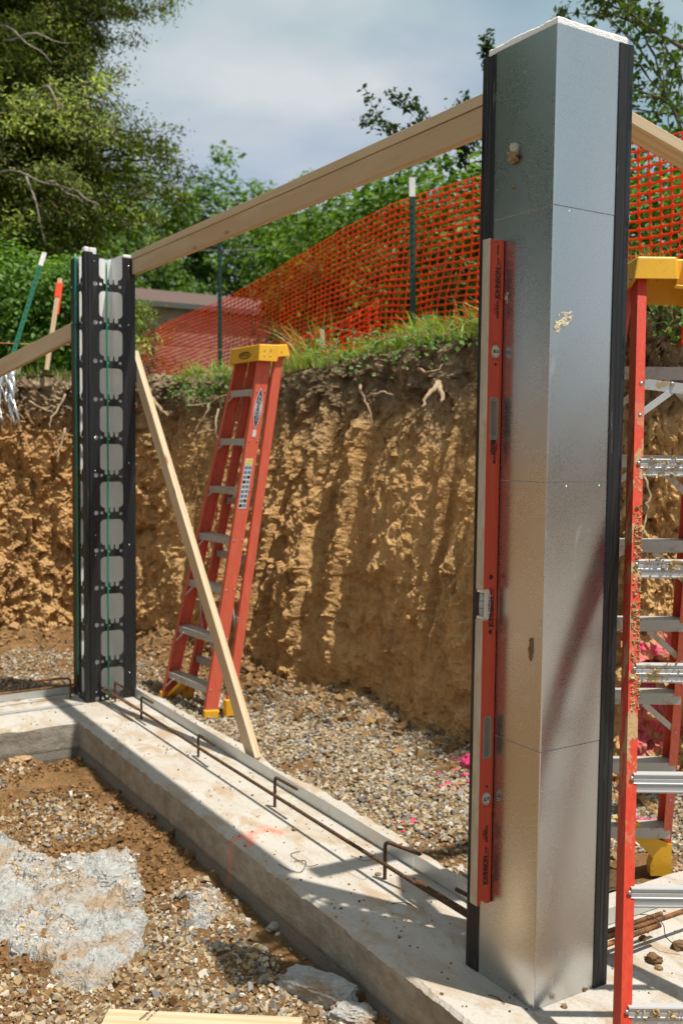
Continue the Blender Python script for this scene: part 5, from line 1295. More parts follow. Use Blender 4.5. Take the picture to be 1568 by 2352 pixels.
def ladder_open():
    Wd = Vector((math.sin(YAW-R(3)), -math.cos(YAW-R(3)), 0)); Fd = Vector((math.cos(YAW-R(3)), math.sin(YAW-R(3)), 0))
    Wd = Vector((math.sin(YAW), -math.cos(YAW), 0)); Fd = Vector((math.cos(YAW), math.sin(YAW), 0))
    C0 = Vector((CAM[0], CAM[1], 0))
    def P(lat, fwd, z): return C0+Wd*lat+Fd*fwd+Vector((0, 0, z))
    O = P(1.02, 3.1, 0); r = root('step_ladder', O, 'muddy red stepladder standing open beside the steel column at right', 'ladder')
    q = lambda lat, fwd, z: P(lat, fwd, z)-O
    # surveyed: near-left rail edge at two heights
    nL0 = at(1416, 2310, 2.58); nL1 = at(1456, 660, 3.14)
    dirn = (nL1-nL0)/(nL1.z-nL0.z)
    nb = nL0+dirn*(0.0-nL0.z); nt = nL0+dirn*(2.19-nL0.z)
    lat = lambda p: (p-C0).dot(Wd); fwd = lambda p: (p-C0).dot(Fd)
    lb, fb, lt, ft = lat(nb), fwd(nb), lat(nt), fwd(nt)
    cen = 1.045
    nL0, nL1 = q(lb, fb, 0.0), q(lt, ft, 2.15)
    nR0, nR1 = q(2*cen-lb, fb, -0.2), q(2*cen-lt, ft, 2.15)
    # far section
    fR0 = at(1527, 1985, 3.99); lfb, ffb = lat(fR0), fwd(fR0)
    aR0, aR1 = q(lfb, ffb, -0.03), q(1.19, ft+0.085, 2.15)
    aL0, aL1 = q(2*cen-lfb-0.03, ffb, -0.03), q(0.90, ft+0.085, 2.15)
    D = lambda v: tuple(v)
    link('rear_rail', chan_rail(nL0, nL1, Fd, 0.068, 0.028, Wd, M['fibremud'], 0.005), r)
    link('rear_rail', chan_rail(nR0, nR1, Fd, 0.068, 0.034, -Wd, M['fibremud'], 0.005), r)
    link('front_rail', chan_rail(aR0, aR1, Fd, 0.084, 0.032, -Wd, M['fibre'], 0.005), r)
    link('front_rail', chan_rail(aL0, aL1, Fd, 0.084, 0.032, Wd, M['fibre'], 0.005), r)
    def solve_t(a, b, ypix):
        lo, hi = 0.0, 1.0
        for _ in range(40):
            m = (lo+hi)/2; p = lerp(a, b, m)+O; v = np.array(p)-CAM; y = FH_/2-FPX*(v@up)/(v@fw)
            if y > ypix: lo = m
            else: hi = m
        return m
    # ribbed bars across the near section
    for i, yp in enumerate((1073, 1303, 1540, 1789, 2048, 2318)):
        t = solve_t(nL0, nL1, yp); a = lerp(nL0, nL1, t)-Fd*0.036+Wd*0.020; b = lerp(nR0, nR1, t)-Fd*0.036-Wd*0.02; b.z = a.z
        T = frame_along(a, b, (0, 0, 1)); L = (b-a).length
        yl = (T.to_3x3() @ Vector((0, 1, 0))).dot(Fd); s = 1 if yl > 0 else -1
        hh = 0.0265
        pr = [(-hh, 0.004), (-hh, 0), (-hh+0.004, -0.0015), (-hh+0.008, 0), (-0.009, 0), (-0.007, 0.002), (-0.005, 0), (-0.002, 0), (0, -0.002), (0.002, 0), (0.012, 0), (0.014, 0.002), (0.016, 0), (hh-0.006, 0), (hh-0.003, -0.0015), (hh, 0), (hh, 0.022), (hh-0.003, 0.022), (hh-0.003, 0.004)]
        pr = [(x, y*s) for x, y in pr]
        bar = link('rear_bar', fix(MB().prism(pr, 0, L, T).mesh('rear_bar', M['alumud'] if i in (0, 1, 2, 5) else M['alu'])), r)
        for dz in (-0.0125, 0.0125):
            pp = lerp(nL0, nL1, t)-Fd*0.0345+Wd*0.0205; link('rivet', MB().disc(pp-Wd*0.005+Vector((0, 0, dz)), -Fd, 0.0062, 0.004, 10).mesh('rivet', M['rivet'], True), bar)
        if i in (0, 1, 2, 5):
            gg = np.random.default_rng(300+i); n = 60; Ps = []
            for _ in range(n):
                u = gg.uniform(0.02, 0.30)**1.0; Ps.append(a+(b-a).normalized()*u+Vector((0, 0, gg.choice([hh, hh*0.6, -hh*0.9, 0])+gg.normal(0, 0.004)))-Fd*0.002)
            sz = gg.choice([0.005, 0.009, 0.014], n, p=[0.5, 0.35, 0.15]); cc = np.array((0.42, 0.29, 0.14))*gg.uniform(0.6, 1.3, (n, 1))
            link('mud_crust', stones('mud_crust', np.array([tuple(p) for p in Ps]), sz, cc, M['clod'], 0.6, 310+i), bar, kind='stuff')
    # mud caked on the near rail
    gg = np.random.default_rng(77); n = 260; tz = gg.uniform(0.42, 0.68, n); Ps = []
    for t_ in tz:
        e = lerp(nL0, nL1, t_); Ps.append(e-Fd*0.0355+Wd*(0.006+0.024*gg.uniform()))
    sz = gg.choice([0.005, 0.009, 0.015], n, p=[0.45, 0.4, 0.15]); cc = np.array((0.42, 0.29, 0.14))*gg.uniform(0.6, 1.3, (n, 1))
    link('mud_crust', stones('mud_crust', np.array([tuple(p) for p in Ps]), sz, cc, M['clod'], 0.5, 78), r, kind='stuff')
    # plain brace bar with its diagonal below the cap
    t = solve_t(nL0, nL1, 883); a = lerp(nL0, nL1, t)-Fd*0.035+Wd*0.026; b = lerp(nR0, nR1, t)-Fd*0.035-Wd*0.026
    tb = link('top_brace', MB().prism([(-0.016, -0.002), (0.016, -0.002), (0.016, 0.002), (-0.016, 0.002)], 0, (b-a).length, frame_along(a, b, (0, 0, 1))).mesh('top_brace', M['alumud']), r)
    for pp in (lerp(nL0, nL1, t)-Fd*0.0345+Wd*0.018, a+Wd*0.085-Fd*0.002, lerp(nL0, nL1, t-0.045)-Fd*0.0345+Wd*0.016): link('rivet', MB().disc(pp, -Fd, 0.007, 0.004, 10).mesh('rivet', M['rivet'], True), tb)
    d0 = a+Wd*0.095+Fd*0.004-Vector((0, 0, 0.014)); d1 = lerp(nL0, nL1, t-0.045)+Wd*0.012-Fd*0.028
    link('diagonal', MB().prism([(-0.010, -0.0015), (0.010, -0.0015), (0.010, 0.0015), (-0.010, 0.0015)], 0, (d1-d0).length, frame_along(d0, d1, (0, 0, 1))).mesh('diagonal', M['alu']), tb)
    # treads of the far section with gussets
    for i, yp in enumerate((846, 1047, 1240, 1420, 1587, 1745, 1893)):
        t = solve_t(aR0, aR1, yp); a = lerp(aL0, aL1, t)+Wd*0.006; b = lerp(aR0, aR1, t)-Wd*0.006; a.z = b.z
        T = frame_along(a, b, Fd); ys = 1 if (T.to_3x3() @ Vector((0, 1, 0))).z > 0 else -1
        pr = [(-0.041, 0.0), (0.041, 0.0), (0.041, -0.042), (0.038, -0.042), (0.038, -0.003), (-0.038, -0.003), (-0.038, -0.042), (-0.041, -0.042)]
        st = link('tread', fix(MB().prism([(x, y*ys) for x, y in pr], 0, (b-a).length, T).mesh('tread', M['tread'])), r)
        for e, s_, (e0, e1) in ((b, -1, (aR0, aR1)), (a, 1, (aL0, aL1))):
            g0 = e+Wd*s_*0.135-Fd*0.036-Vector((0, 0, 0.040)); g1 = lerp(e0, e1, t-0.072)-Fd*0.036+Wd*s_*0.012
            if i < 5: link('gusset', MB().prism([(-0.011, -0.0015), (0.011, -0.0015), (0.011, 0.0015), (-0.011, 0.0015)], 0, (g1-g0).length, frame_along(g0, g1, Wd)).mesh('gusset', M['tread']), st)
            link('rivet', MB().disc(lerp(e0, e1, t-0.008)-Fd*0.0425+Wd*s_*0.016, -Fd, 0.0055, 0.003, 8).mesh('rivet', M['rivet'], True), st)
            link('rivet', MB().disc(lerp(e0, e1, t-0.072)-Fd*0.0425+Wd*s_*0.016, -Fd, 0.0055, 0.003, 8).mesh('rivet', M['rivet'], True), st)
    # moulded cap
    la, lz = lt-0.02, 2*cen-lt+0.02; f0, f1 = ft-0.062, ft+0.145; z0, z1 = 2.135, 2.222
    cap = MB(); n1, n2 = la+0.14, la+0.17
    top = [q(la+0.012, f0+0.01, z1), q(n1-0.006, f0+0.01, z1), q(n1+0.004, f0+0.045, z1), q(n2-0.004, f0+0.045, z1), q(n2+0.004, f0+0.01, z1), q(lz-0.012, f0+0.01, z1), q(lz-0.012, f1-0.01, z1), q(la+0.012, f1-0.01, z1)]
    bot = [q(la, f0, z0+0.018), q(n1, f0, z0+0.018), q(n1+0.006, f0+0.035, z0), q(n2-0.006, f0+0.035, z0), q(n2, f0, z0+0.018), q(lz, f0, z0+0.018), q(lz, f1, z0-0.035), q(la, f1, z0-0.035)]
    cap.add(bot+top, [(i, (i+1) % 8, (i+1) % 8+8, i+8) for i in range(8)]+[tuple(range(8, 16))])
    c = link('cap', fix(cap.mesh('cap', M['yellow'], False, 0.006, 2)), r)
    md = c.modifiers.new('shell', 'SOLIDIFY'); md.thickness = 0.006; md.offset = -1
    link('cap_lip', MB().tube([q(n1-0.01, f0+0.012, z0-0.004), q(n1+0.04, f0+0.004, z0-0.010), q(n1+0.11, f0+0.012, z0-0.004)], 0.006, 6).mesh('cap_lip', M['yellow']), c)
    link('rivet', MB().disc(q(la, f0+0.035, z0+0.02), -Wd, 0.007, 0.004, 10).mesh('rivet', M['rivet'], True), c)
    # feet
    for p, s_ in ((aR0, -1), (aL0, 1)):
        ft_ = MB().add([p+Wd*s_*0.0+Vector((0, 0, 0.0))+v for v in [Wd*s_*a-Fd*0.036+Vector((0, 0, b)) for a, b in ((0.006, -0.01), (0.085, -0.01), (0.088, 0.03), (0.078, 0.062), (0.225, 0.205), (0.15, 0.205), (0.055, 0.135), (0.006, 0.115))]], [tuple(range(8))])
        o = link('foot', ft_.mesh('foot', M['yellow']), r); md = o.modifiers.new('shell', 'SOLIDIFY'); md.thickness = 0.05; md.offset = -1 if s_ < 0 else 1
    for p, s_ in ((nL0, 1), (nR0, -1)):
        b0 = p-Fd*0.03
        ft_ = MB().add([b0+Wd*s_*0.02+Vector((0, 0, -0.01)), b0+Wd*s_*0.09+Vector((0, 0, -0.01)), b0+Wd*s_*0.24+Vector((0, 0, 0.085)), b0+Wd*s_*0.10+Vector((0, 0, 0.085)), b0+Wd*s_*0.02+Vector((0, 0, 0.06))], [tuple(range(5))])
        o = link('foot', ft_.mesh('foot', M['yellow']), r); md = o.modifiers.new('shell', 'SOLIDIFY'); md.thickness = 0.05; md.offset = -1 if s_ > 0 else 1
ladder_open()

# ------------------------------------------------------------------ above the bank: posts, netting, stakes, string
def t_post(base, top, label, tip=True, mat='green'):
    base = Vector(base); top = Vector(top); r = root('fence_post', base, label, 'post')
    L = (top-base).length; T = frame_along((0, 0, 0), top-base, (fw[0], fw[1], 0))
    pr = [(-0.003, -0.020), (0.003, -0.020), (0.003, -0.003), (0.030, -0.003), (0.030, 0.003), (0.003, 0.003), (0.003, 0.020), (-0.003, 0.020)]
    tl = 0.13 if tip else 0.0
    sh = MB().prism(pr, -0.3, L-tl, T)
    for i in range(int(L/0.055)): sh.box((-0.009, -0.006, 0.02+i*0.055), (-0.003, 0.006, 0.045+i*0.055), T) if 0.045+i*0.055 < L-tl else None
    link('shaft', fix(sh.mesh('shaft', M[mat])), r)
    if tip: link('painted_tip', fix(MB().prism([(x*1.15, y*1.05) for x, y in pr], L-tl, L, T).mesh('painted_tip', M['white'])), r)
    return r
p1b = at(950, 800, 6.9); p1t = at(946, 408, 6.9)
t_post((p1b.x, p1b.y, 2.1), p1t, 'dark green steel fence post with a white tip behind the grass')
p2b = at(506, 880, 9.6); p2t = at(504, 545, 9.6)
t_post((p2b.x, p2b.y, 2.1), p2t, 'dark green steel fence post between the far form and the folded ladder', False)
t_post(at(30, 815, 8.9), at(103, 580, 9.1), 'leaning green steel post with a white tip above the left bank', True, 'greenlt')
s0 = at(108, 850, 8.4); s1 = at(139, 640, 8.6)
st = board('survey_stake', s0, s1, 0.038, 0.018, (fw[0], fw[1], 0), 'weathered wooden survey stake flagged with orange tape above the left bank', 'stake')
tp = MB().box((0.66, -0.026, -0.014), (0.80, 0.030, 0.014)).box((0.50, 0.018, -0.013), (0.68, 0.034, 0.0)); link('tape_flag', tp.mesh('tape_flag', M['tape'], False, 0.006), st)
s0 = at(742, 800, 6.9); s1 = at(739, 755, 6.9); board('survey_stake', s0, s1, 0.03, 0.018, (fw[0], fw[1], 0), 'short wooden stake in the grass beside the ladder top', 'stake')
a = at(-40, 786, 8.8); b = at(160, 792, 9.3)
link('string_line', MB().tube([a, (a+b)/2-Vector((0, 0, 0.004)), b], 0.003, 5).mesh('string_line', M['string']), None, 'orange string line stretched above the left bank', 'string')
a = at(300, 795, 10.0); b = at(505, 803, 9.4); c = at(700, 808, 8.9)
link('string_line', MB().tube([a, b, c], 0.003, 5).mesh('string_line', M['string']), None, 'pale string line stretched in front of the orange netting', 'string')

# orange safety netting: a sheet with rounded holes, hung from the posts and slumping to the turf
def netting(ctrl, label, seed, cell=0.088, rows=25):
    """ctrl: list of (x, y, ztop, height) along the run"""
    C = np.array(ctrl, float); d = np.concatenate([[0], np.cumsum(np.hypot(np.diff(C[:, 0]), np.diff(C[:, 1])))])
    nu = int(d[-1]/cell)
    def surf(u, v):
        s = u*cell; x = np.interp(s, d, C[:, 0]); y = np.interp(s, d, C[:, 1]); zt = np.interp(s, d, C[:, 2]); hh = np.interp(s, d, C[:, 3])
        # local frame
        e = 0.05; nx = -(np.interp(s+e, d, C[:, 1])-np.interp(s-e, d, C[:, 1])); ny = np.interp(s+e, d, C[:, 0])-np.interp(s-e, d, C[:, 0]); n = np.hypot(nx, ny)+1e-9
        f = v/rows
        z = zt-f*hh
        b = 0.05*fbm(s*1.1, f*1.5, 0, 3, seed)*(0.3+f)+0.11*f*f*fbm(s*0.6, f*0, 0, 2, seed+2)
        sag = 0.02*fbm(s*2.3, f*2, 0, 2, seed+4)
        return np.stack([x+nx/n*b, y+ny/n*b, z+sag*f], -1)
    V = []; F4 = []
    U, W = np.meshgrid(np.arange(nu+1), np.arange(rows+1)); P0 = surf(U.ravel().astype(float), W.ravel().astype(float))
    cu, cv = np.meshgrid(np.arange(nu), np.arange(rows)); cu = cu.ravel(); cv = cv.ravel(); nc = len(cu)
    mu, mv = 0.062, 0.135; k = 0.32     # strand half widths and corner rounding, in cells
    ring = [(mu+k*0.4, mv), (1-mu-k*0.4, mv), (1-mu, mv+k*0.6), (1-mu, 1-mv-k*0.6), (1-mu-k*0.4, 1-mv), (mu+k*0.4, 1-mv), (mu, 1-mv-k*0.6), (mu, mv+k*0.6)]
    inner = np.stack([surf(cu+a, cv+b) for a, b in ring], 1)      # nc,8,3
    o = len(P0); w = nu+1
    c00 = cv*w+cu; c10 = c00+1; c11 = c00+w+1; c01 = c00+w
    I = o+np.arange(nc)[:, None]*8+np.arange(8)[None]
    quads = np.concatenate([np.stack([c00, c10, I[:, 1], I[:, 0]], 1), np.stack([c10, c11, I[:, 3], I[:, 2]], 1), np.stack([c11, c01, I[:, 5], I[:, 4]], 1), np.stack([c01, c00, I[:, 7], I[:, 6]], 1)])
    tris = np.concatenate([np.stack([c10, I[:, 2], I[:, 1]], 1), np.stack([c11, I[:, 4], I[:, 3]], 1), np.stack([c01, I[:, 6], I[:, 5]], 1), np.stack([c00, I[:, 0], I[:, 7]], 1)])
    allV = np.concatenate([P0, inner.reshape(-1, 3)])
    q2 = np.concatenate([quads[:, [0, 1, 2]], quads[:, [0, 2, 3]], tris])
    o_ = link('safety_netting', npmesh('safety_netting', allV, q2, M['net'], True), None, label, 'fence')
    md = o_.modifiers.new('strand', 'SOLIDIFY'); md.thickness = 0.004; md.offset = 0
    return o_
run1 = []
for (a, b, d, hgt) in [(1640, 262, 4.35, 0.95), (1568, 303, 4.6, 1.0), (1455, 330, 4.95, 1.05), (1280, 362, 5.4, 1.1), (1100, 405, 5.85, 1.1), (950, 452, 6.45, 1.12), (900, 468, 6.7, 1.1), (800, 520, 7.3, 1.05), (700, 580, 8.0, 1.0), (600, 640, 8.75, 0.95), (505, 690, 9.45, 0.95), (400, 735, 11.2, 1.0), (305, 778, 13.4, 1.0), (160, 832, 17.0, 1.0)]:
    p = at(a, b, d*(1.10 if 500 < a < 1200 else 1.05)); run1.append((p.x, p.y, p.z, hgt*1.06))
netting(run1, 'orange plastic safety netting hung along the top of the bank', 401)
# its loose lower hem, slumped in folds behind the ladder top
run2 = []
for (a, b, d, hgt) in [(870, 690, 6.75, 0.28), (790, 735, 6.95, 0.30), (720, 765, 7.3, 0.32), (650, 790, 7.7, 0.32), (560, 815, 8.1, 0.30)]:
    p = at(a, b, d*1.06); run2.append((p.x, p.y, p.z, hgt))
netting(run2, 'slumped fold of orange netting lying on the grass behind the ladder top', 411, 0.085, 7)

# ------------------------------------------------------------------ house beyond
def house():
    a = at(240, 683, 24.3); d = 24.0
    pL = at(305, 688, 24.0); yw = pL.y; zE = 5.02
    x0, x1 = 1.5, at(715, 760, 24).x+3.0
    r = root('brick_house', (pL.x, yw, 2.2), 'low brick house with a brown shingle roof behind the netting', 'house')
    O = Vector((pL.x, yw, 2.2)); q = lambda x, y, z: (x-O.x, y-O.y, z-O.z)
    link('wall', MB().box(q(x0, yw+0.02, 2.0), q(x1, yw+7, zE)).mesh('wall', M['brickwall']), r)
    wall = r.children[0] if r.children else None
    wall = [o for o in bpy.data.objects if o.parent == r][0]
    # bricks one by one where the wall shows above the bank
    bme = MB().box((0, 0, 0), (0.2, 0.012, 0.064)).mesh('brick', M['brick'])
    n = 0; z = zE-0.085; row = 0
    while n < 300:
        off = 0.105*(row % 2); x = pL.x-0.7+off
        while x < pL.x+4.2 and n < 300:
            o = link('brick', bme, wall); o.location = q(x, yw+0.009, z); x += 0.21; n += 1
        z -= 0.075; row += 1
    ov = 0.14; zr = 5.78
    rf = MB().add([q(x0-0.4, yw-ov, zE-0.02), q(x1+0.4, yw-ov, zE-0.02), q(x1+0.4, yw+3.5, zr), q(x0-0.4, yw+3.5, zr), q(x0-0.4, yw+7.4, zE), q(x1+0.4, yw+7.4, zE),
                   q(x0-0.4, yw-ov, zE+0.02), q(x1+0.4, yw-ov, zE+0.02), q(x1+0.4, yw+3.5, zr+0.12), q(x0-0.4, yw+3.5, zr+0.12), q(x0-0.4, yw+7.4, zE+0.12), q(x1+0.4, yw+7.4, zE+0.12)],
                  [(6, 7, 8, 9), (9, 8, 11, 10), (0, 3, 2, 1), (3, 4, 5, 2), (0, 1, 7, 6), (4, 10, 11, 5), (0, 6, 9, 3), (3, 9, 10, 4), (1, 2, 8, 7), (2, 5, 11, 8)])
    ro = link('roof', fix(rf.mesh('roof', M['roof'])), r)
    link('fascia', MB().box(q(x0-0.4, yw-ov-0.02, zE-0.10), q(x1+0.4, yw-ov, zE+0.03)).mesh('fascia', M['fascia']), ro)
house()

# ------------------------------------------------------------------ vegetation
def leaf_mesh(name, C, N, size, colr, mat, aspect=0.5, g=None):
    """one folded leaf (two triangles pairs) per centre; N gives the facing"""
    n = len(C); g = g or np.random.default_rng(1)
    N = N/np.linalg.norm(N, axis=1, keepdims=True); A = g.normal(size=(n, 3)); A -= N*(A*N).sum(1, keepdims=True); A /= np.linalg.norm(A, axis=1, keepdims=True); B = np.cross(N, A)
    l = size[:, None]*0.5; w = l*aspect
    V = np.stack([C-A*l, C-B*w+A*l*0.1+N*w*0.25, C+A*l, C+B*w+A*l*0.1+N*w*0.25], 1).reshape(-1, 3)
    i = np.arange(n)*4
    F = np.stack([i, i+1, i+2, i+3], 1)
    return npmesh(name, V, F, mat, False, np.repeat(colr, 4, 0))
def crown_points(centre, radii, nclump, per, rclump, seed, fill=0.55, bottom=-1.0):
    g = np.random.default_rng(seed); D = g.normal(size=(nclump*3, 3)); D /= np.linalg.norm(D, axis=1, keepdims=True)
    D = D[D[:, 2] > bottom][:nclump]; rr = (fill+(1-fill)*g.uniform(size=(len(D), 1))**0.6)
    bulge = 1+0.28*fbm(D[:, 0]*2+seed, D[:, 1]*2, D[:, 2]*2, 3, seed)[:, None]
    K = np.array(centre)+D*rr*bulge*np.array(radii)
    rc = rclump*g.uniform(0.55, 1.3, len(K))
    q = g.normal(size=(len(K), per, 3)); q /= np.linalg.norm(q, axis=2, keepdims=True); q *= g.uniform(0.25, 1.0, (len(K), per, 1))**0.5
    P = K[:, None]+q*rc[:, None, None]*np.array((1.15, 1.15, 0.75))
    out = D[:, None]*0.7+q*0.6+np.array((0, 0, 0.45))+g.normal(0, 0.5, q.shape)
    tone = np.repeat(g.uniform(0.7, 1.25, (len(K), 1)), per, 1)
    return P.reshape(-1, 3), out.reshape(-1, 3), tone.reshape(-1), K, g
def limb_tree(K, base, zc, r0, g, nl=14):
    m = MB(); base = Vector(base); top = Vector((base.x+g.normal(0, 0.15), base.y+g.normal(0, 0.15), zc))
    tr = [base+(top-base)*t+Vector((0.06*math.sin(5*t+r0), 0.06*math.cos(4*t), 0)) for t in np.linspace(0, 1, 9)]
    m.tube(tr, [r0*(1-0.65*t) for t in np.linspace(0, 1, 9)], 8)
    for k in g.choice(len(K), min(nl, len(K)), replace=False):
        e = Vector(K[k]); t = g.uniform(0.35, 0.95); s = base+(top-base)*t; mid = (s+e)/2+Vector((0, 0, 0.12*(e-s).length))
        pts = [s*(1-u)**2+mid*2*u*(1-u)+e*u*u for u in np.linspace(0, 1, 6)]
        m.tube(pts, [r0*0.38*(1-0.85*u) for u in np.linspace(0, 1, 6)], 5)
    return m
def broad_tree(name, centre, radii, base, label, cat, seed, nclump, per, rclump, leaf, c0, c1, fill=0.5, r0=0.16, bottom=-1.0, group=None, aspect=0.6, nl=14):
    P, N, tone, K, g = crown_points(centre, radii, nclump, per, rclump, seed, fill, bottom)
    O = np.array(base); n = len(P)
    c = np.array(c0)+(np.array(c1)-np.array(c0))*g.uniform(size=(n, 1)); c = c*tone[:, None]
    r = root(name, tuple(base), label, cat, group)
    link('crown', leaf_mesh('crown', P-O, N, leaf*g.uniform(0.7, 1.3, n), c, M['leaf'], aspect, g), r)
    link('trunk', limb_tree(K-O, (0, 0, -0.1), centre[2]-O[2], r0, g, nl).mesh('trunk', M['bark'], True), r)
    return r
GT = 2.2
TR = 'trees behind the house and the netting'
def tree_at(px, pytop, d, rw, hgt, label, seed, c0=(0.04, 0.10, 0.014), c1=(0.17, 0.28, 0.045), nclump=170, per=62, leaf=0.20, rcl=0.62, fill=0.45):
    t = at(px, pytop, d); top = t.z; cz = top-hgt*0.5
    broad_tree('leafy_tree', (t.x, t.y, cz), (rw, rw, hgt*0.5), (t.x, t.y, GT), label, 'tree', seed, nclump, per, rcl, leaf, c0, c1, fill, 0.22, -1.0, TR)
tree_at(265, 300, 33, 2.6, 9.5, 'bushy tree just right of the big cedar', 501)
tree_at(375, 385, 36, 2.3, 9.0, 'tree whose round top stands left of the middle tree', 503)
tree_at(490, 372, 36, 2.6, 9.5, 'tallest tree behind the house under the sloping beam', 505)
tree_at(600, 432, 37, 2.4, 8.5, 'tree at the right end of the row behind the house', 507)
tree_at(700, 500, 39, 2.6, 7.5, 'lower tree seen under the sloping beam right of the house', 509)
tree_at(810, 345, 26, 2.0, 8.0, 'light green tree whose top shows below the leafy twigs', 511, (0.05, 0.115, 0.018), (0.16, 0.26, 0.05), 150, 60, 0.15, 0.5)
tree_at(965, 385, 25, 2.2, 7.0, 'light green tree left of the steel column above the netting', 513, (0.05, 0.115, 0.018), (0.16, 0.26, 0.05), 150, 60, 0.15, 0.5)
tree_at(150, 420, 30, 2.6, 9.0, 'tree hidden behind the big cedar', 515)
for i, (x, y) in enumerate([(-5.5, 11.5), (-10, 10.5), (-15, 8), (-18, 3), (-2.5, 13.5)]):   # the wooded side of the plot, mirrored in the steel
    broad_tree('leafy_tree', (x, y, 7.0), (3.2, 3.2, 4.6), (x, y, GT), ('tall tree left of the cedar, seen only mirrored in the steel', 'second tall tree mirrored in the steel', 'third tall tree mirrored in the steel', 'fourth tall tree mirrored in the steel', 'tree behind the cedar mirrored in the steel')[i], 'tree', 551+i, 150, 40, 0.75, 0.32, (0.03, 0.075, 0.012), (0.10, 0.18, 0.03), 0.4, 0.25, -1.0, TR)
# shrubs behind the netting and the bank
SH = 'shrubs growing behind the netting'
def shrub_at(px, py, d, rw, rh, label, seed, n=90, per=60, leaf=0.075, c0=(0.045, 0.115, 0.014), c1=(0.20, 0.32, 0.05), fill=0.25, rcl=0.26, nl=10):
    t = at(px, py, d); 
    broad_tree('shrub', (t.x, t.y, t.z), (rw, rw, rh), (t.x, t.y, GT-0.05), label, 'shrub', seed, n, per, rcl, leaf, c0, c1, fill, 0.035, -1.0, SH, 0.6, nl)
shrub_at(760, 660, 10.5, 0.9, 0.9, 'dense shrub behind the netting above the ladder top', 521)
shrub_at(880, 640, 9.6, 0.95, 1.0, 'dense shrub behind the white tipped fence post', 523, 110)
shrub_at(1010, 640, 8.8, 0.9, 1.05, 'dense shrub behind the netting left of the column', 525, 110)
shrub_at(1120, 620, 8.2, 0.7, 1.0, 'shrub behind the steel column', 527)
shrub_at(1500, 560, 7.2, 0.55, 0.75, 'thin shrub behind the netting right of the column', 531, 60, 40)
shrub_at(1600, 620, 6.6, 0.6, 0.7, 'thin shrub at the right picture edge behind the netting', 533, 60, 40)
shrub_at(60, 720, 10.6, 0.9, 0.75, 'bright weedy shrub behind the leaning green post', 535, 120, 60, 0.06, (0.06, 0.15, 0.018), (0.20, 0.34, 0.05))
shrub_at(150, 735, 10.2, 0.6, 0.65, 'bright weedy shrub behind the survey stake', 537, 90, 60, 0.06, (0.06, 0.15, 0.018), (0.20, 0.34, 0.05))
shrub_at(-60, 740, 10.2, 0.8, 0.7, 'bright weedy shrub at the left picture edge', 539, 90, 60, 0.06, (0.06, 0.15, 0.018), (0.20, 0.34, 0.05))
shrub_at(313, 712, 20.0, 0.12, 0.16, 'small sprig against the brick wall beside the far form', 545, 10, 30, 0.07)

